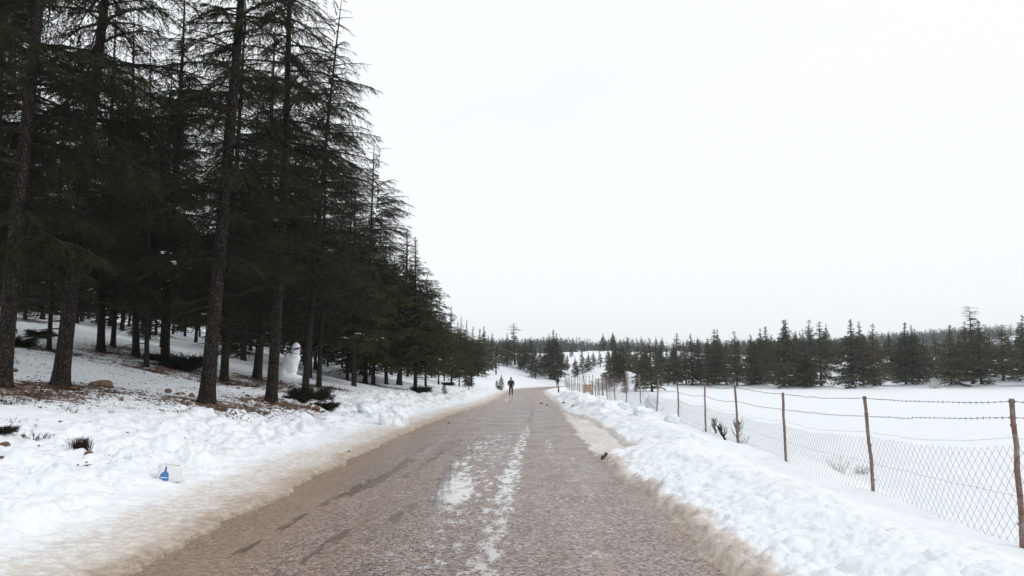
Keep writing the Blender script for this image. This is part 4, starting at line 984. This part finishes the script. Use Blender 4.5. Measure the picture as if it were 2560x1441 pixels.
tag(mb.obj("power_cable", WIRE), "cable running left from the utility pole behind the verge cedars", "cable")

# ------------------------------------------------------------------ people
def skin_obj(name, verts, edges, radii, mat, parent, root=0, sub=1):
    me = bpy.data.meshes.new(name); me.from_pydata(verts, edges, []); me.materials.append(mat)
    o = bpy.data.objects.new(name, me); COL.objects.link(o); o.parent = parent
    md = o.modifiers.new("skin", 'SKIN'); md.use_smooth_shade = True
    for i, r in enumerate(radii):
        q = me.skin_vertices[0].data[i]; q.radius = (r, r) if not isinstance(r, tuple) else r; q.use_root = (i == root)
    sb = o.modifiers.new("sub", 'SUBSURF'); sb.levels = sub; sb.render_levels = sub; return o
SKINM = mat_new("skin", (.42, .25, .18), .6, .3)[0]; JKT = mat_new("black_jacket", (.018, .017, .02), .7, .3)[0]; BRN = mat_new("brown_scarf", (.13, .06, .055), .8, .2)[0]
TRS = mat_new("dark_trousers", (.012, .012, .014), .75, .2)[0]; HAIR = mat_new("dark_hair", (.015, .012, .01), .6, .3)[0]; SHO = mat_new("dark_shoes", (.03, .028, .03), .6, .3)[0]
def person(loc, rz, label, J, hooded=False, scarf=False):
    """J: joints in metres for a 1.76 m figure looking along -Y"""
    root = empty("person", loc, rz); tag(root, label, "person")
    pel = (0, 0, .95); names = {}
    V = [pel, (0, .0, 1.12), (0, -.01, 1.30), (0, .0, 1.45), (0, -.01, 1.55), (0, -.02, 1.66), (0, -.01, 1.74)]; R = [.13, .12, .15, .09, .055, .088, .06]; E = [(0, 1), (1, 2), (2, 3), (3, 4), (4, 5), (5, 6)]
    for s, k in ((1, 'L'), (-1, 'R')):
        i0 = len(V); sh = (s * .19, 0, 1.42); V += [sh, J['elbow' + k], J['wrist' + k]]; R += [.06, .045, .03]; E += [(3, i0), (i0, i0 + 1), (i0 + 1, i0 + 2)]
        i1 = len(V); V += [(s * .10, 0, .90), J['knee' + k], J['ankle' + k], J['toe' + k]]; R += [.085, .06, .04, .035]; E += [(0, i1), (i1, i1 + 1), (i1 + 1, i1 + 2), (i1 + 2, i1 + 3)]
        # palm and five fingers
        wv = Vector(J['wrist' + k]); dr = (wv - Vector(J['elbow' + k])).normalized(); sd = dr.cross(Vector((0, 0, 1))).normalized(); pn = sd.cross(dr)
        ip = len(V); palm = wv + dr * .07; V.append(tuple(palm)); R.append((.035, .02)); E.append((i0 + 2, ip))
        for q, (off, ln) in enumerate(((-.03, .075), (-.01, .085), (.01, .08), (.03, .062))):
            a_ = palm + dr * .02 + sd * off; m_ = a_ + dr * ln * .55 + pn * .012; e_ = m_ + dr * ln * .3 - pn * .03
            j = len(V); V += [tuple(a_), tuple(m_), tuple(e_)]; R += [.010, .009, .008]; E += [(ip, j), (j, j + 1), (j + 1, j + 2)]
        a_ = wv + dr * .03 - sd * .035; e_ = a_ + dr * .05 - sd * .02; j = len(V); V += [tuple(a_), tuple(e_)]; R += [.012, .010]; E += [(i0 + 2, j), (j, j + 1)]
    skin_obj("body", V, E, R, SKINM, root)
    # jacket: torso and sleeves
    V = [(0, 0, .84), (0, 0, 1.0), (0, -.01, 1.15), (0, -.01, 1.32), (0, 0, 1.46), (0, .01, 1.53)]; R = [(.19, .14), (.19, .14), (.18, .135), (.21, .15), (.13, .10), (.085, .08)]; E = [(i, i + 1) for i in range(5)]
    for s, k in ((1, 'L'), (-1, 'R')):
        i0 = len(V); V += [(s * .21, 0, 1.42), J['elbow' + k], tuple(Vector(J['elbow' + k]).lerp(Vector(J['wrist' + k]), .92))]; R += [.085, .068, .05]; E += [(4, i0), (i0, i0 + 1), (i0 + 1, i0 + 2)]
    skin_obj("jacket", V, E, R, JKT, root)
    V = [(0, 0, .95)]; R = [(.165, .125)]; E = []
    for s, k in ((1, 'L'), (-1, 'R')):
        i0 = len(V); V += [(s * .10, 0, .84), J['knee' + k], tuple(Vector(J['knee' + k]).lerp(Vector(J['ankle' + k]), .9))]; R += [.098, .07, .052]; E += [(0, i0), (i0, i0 + 1), (i0 + 1, i0 + 2)]
    skin_obj("trousers", V, E, R, TRS, root)
    for s, k in ((1, 'L'), (-1, 'R')):
        an = Vector(J['ankle' + k]); to = Vector(J['toe' + k]); skin_obj("shoe", [tuple(an + Vector((0, .04, -.04))), tuple(an.lerp(to, .6) + Vector((0, 0, -.02))), tuple(to)], [(0, 1), (1, 2)], [.05, .048, .038], SHO, root)
    mb = MB(); mb.blob((0, .02, 1.70), .105, 3, 5, .05, 1.2, (.95, 1.0, .95)); mb.obj("hood" if hooded else "hair", JKT if hooded else HAIR, root)
    if not hooded:
        mb = MB(); mb.blob((0, -.118, 1.645), .016, 2, 1, .0, 1, (.8, 1, 1.4)); mb.obj("nose", SKINM, root)
        for xx in (-.032, .032):
            mb = MB(); mb.blob((xx, -.100, 1.675), .011, 1, 1, 0); mb.obj("eye", HAIR, root)
        for xx in (-.09, .09):
            mb = MB(); mb.blob((xx, -.01, 1.655), .022, 1, 1, 0, 1, (.5, .8, 1.4)); mb.obj("ear", SKINM, root)
        mb = MB(); mb.blob((0, -.103, 1.61), .02, 1, 1, 0, 1, (1.2, .4, .3)); mb.obj("mouth", BRN, root)
    if scarf:
        mb = MB(); mb.tube([(0, -.02, 1.50), (0, -.03, 1.56)], [.10, .085], 12); mb.tube([(0, -.14, 1.52), (.01, -.17, 1.42), (.0, -.17, 1.32)], [.05, .05, .035], 7); mb.obj("scarf", BRN, root)
    return root
JA = dict(elbowL=(.27, .04, 1.15), wristL=(.20, -.15, 1.00), elbowR=(-.27, .05, 1.15), wristR=(-.20, -.14, 1.02), kneeL=(.11, -.06, .49), ankleL=(.11, .03, .09), toeL=(.12, -.12, .045),
          kneeR=(-.11, -.02, .49), ankleR=(-.10, .06, .09), toeR=(-.12, -.10, .045))
JB_ = dict(elbowL=(.27, .05, 1.15), wristL=(.25, -.10, .93), elbowR=(-.27, .05, 1.15), wristR=(-.24, -.06, .91), kneeL=(.09, -.15, .50), ankleL=(.09, -.05, .09), toeL=(.09, -.20, .05),
           kneeR=(-.09, .02, .49), ankleR=(-.08, .22, .16), toeR=(-.08, .10, .06))
Y = 66.5; nearer = person(((1277.5 - 1280) / FPX * Y, Y, .0), 0.05, "nearer walker in a black jacket and trousers facing the camera, elbows out", JA, scarf=True); nearer.scale = (.94, .94, .92)
Y = 122; person(((1393 - 1280) / FPX * Y, Y, .0), 3.3, "farther walker in dark clothes going away at the road bend", JB_, hooded=True)

# ------------------------------------------------------------------ far wood on the ridge
rs = np.random.RandomState(12); n = 11000; pxx = 1000 + 1720 * rs.rand(n); Y = 345 + 345 * rs.rand(n) ** .8; X = (pxx - 1280) / FPX * Y
d = fbm(X / 45, Y / 60, 301, 3); keep = (d > .36 + .06 * rs.rand(n)); keep &= ~((pxx > 1415) & (pxx < 1500) & (Y > 330) & (Y < 560) & (d < .5)) ; keep |= (Y > 570) & (rs.rand(n) < .6)
X = X[keep]; Y = Y[keep]; n = len(X); fn = np.clip(Y / 520, .45, 1); Z = base_terrain(X, Y); Hh = 6.0 + 4 * rs.rand(n); Rr = Hh * (.16 + .10 * rs.rand(n)); per = 52
idx = np.repeat(np.arange(n), (per / fn ** 1.6).astype(int)); tz = rs.rand(len(idx)) ** .95; rad = Rr[idx] * (1 - tz) ** .7 * (.4 + .6 * rs.rand(len(idx))); a = rs.rand(len(idx)) * 6.28
c = np.stack([X[idx] + np.cos(a) * rad, Y[idx] + np.sin(a) * rad, Z[idx] + Hh[idx] * (.1 + .88 * tz)], 1); q = (fn[idx] ** 1.3 * (.55 + .5 * rs.rand(len(idx))))[:, None] * (1.15 - .7 * tz)[:, None]
v1 = np.clip(rs.normal(size=(len(idx), 3)), -1.3, 1.3) * q; v2 = np.clip(rs.normal(size=(len(idx), 3)), -1.3, 1.3) * q * [1, 1, .6]; VV = np.stack([c - v1 * .5, c + v2 * .5, c + v1 * .4 + [0, 0, .35]], 1).reshape(-1, 3)
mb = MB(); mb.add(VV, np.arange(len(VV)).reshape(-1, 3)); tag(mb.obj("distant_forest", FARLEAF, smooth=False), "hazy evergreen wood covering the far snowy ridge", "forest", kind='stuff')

# ------------------------------------------------------------------ air
hz = bpy.data.materials.new("haze"); hz.use_nodes = True; t_ = hz.node_tree; t_.nodes.clear(); ou = t_.nodes.new("ShaderNodeOutputMaterial"); pv = t_.nodes.new("ShaderNodeVolumePrincipled")
pv.inputs['Density'].default_value = .00035; pv.inputs['Color'].default_value = (.88, .93, 1, 1); pv.inputs['Anisotropy'].default_value = .2; t_.links.new(pv.outputs[0], ou.inputs['Volume'])
mb = MB(); mb.box((0, 1200, 24), (5600, 5600, 56)); o = mb.obj("haze", hz, smooth=False); tag(o, kind='stuff')
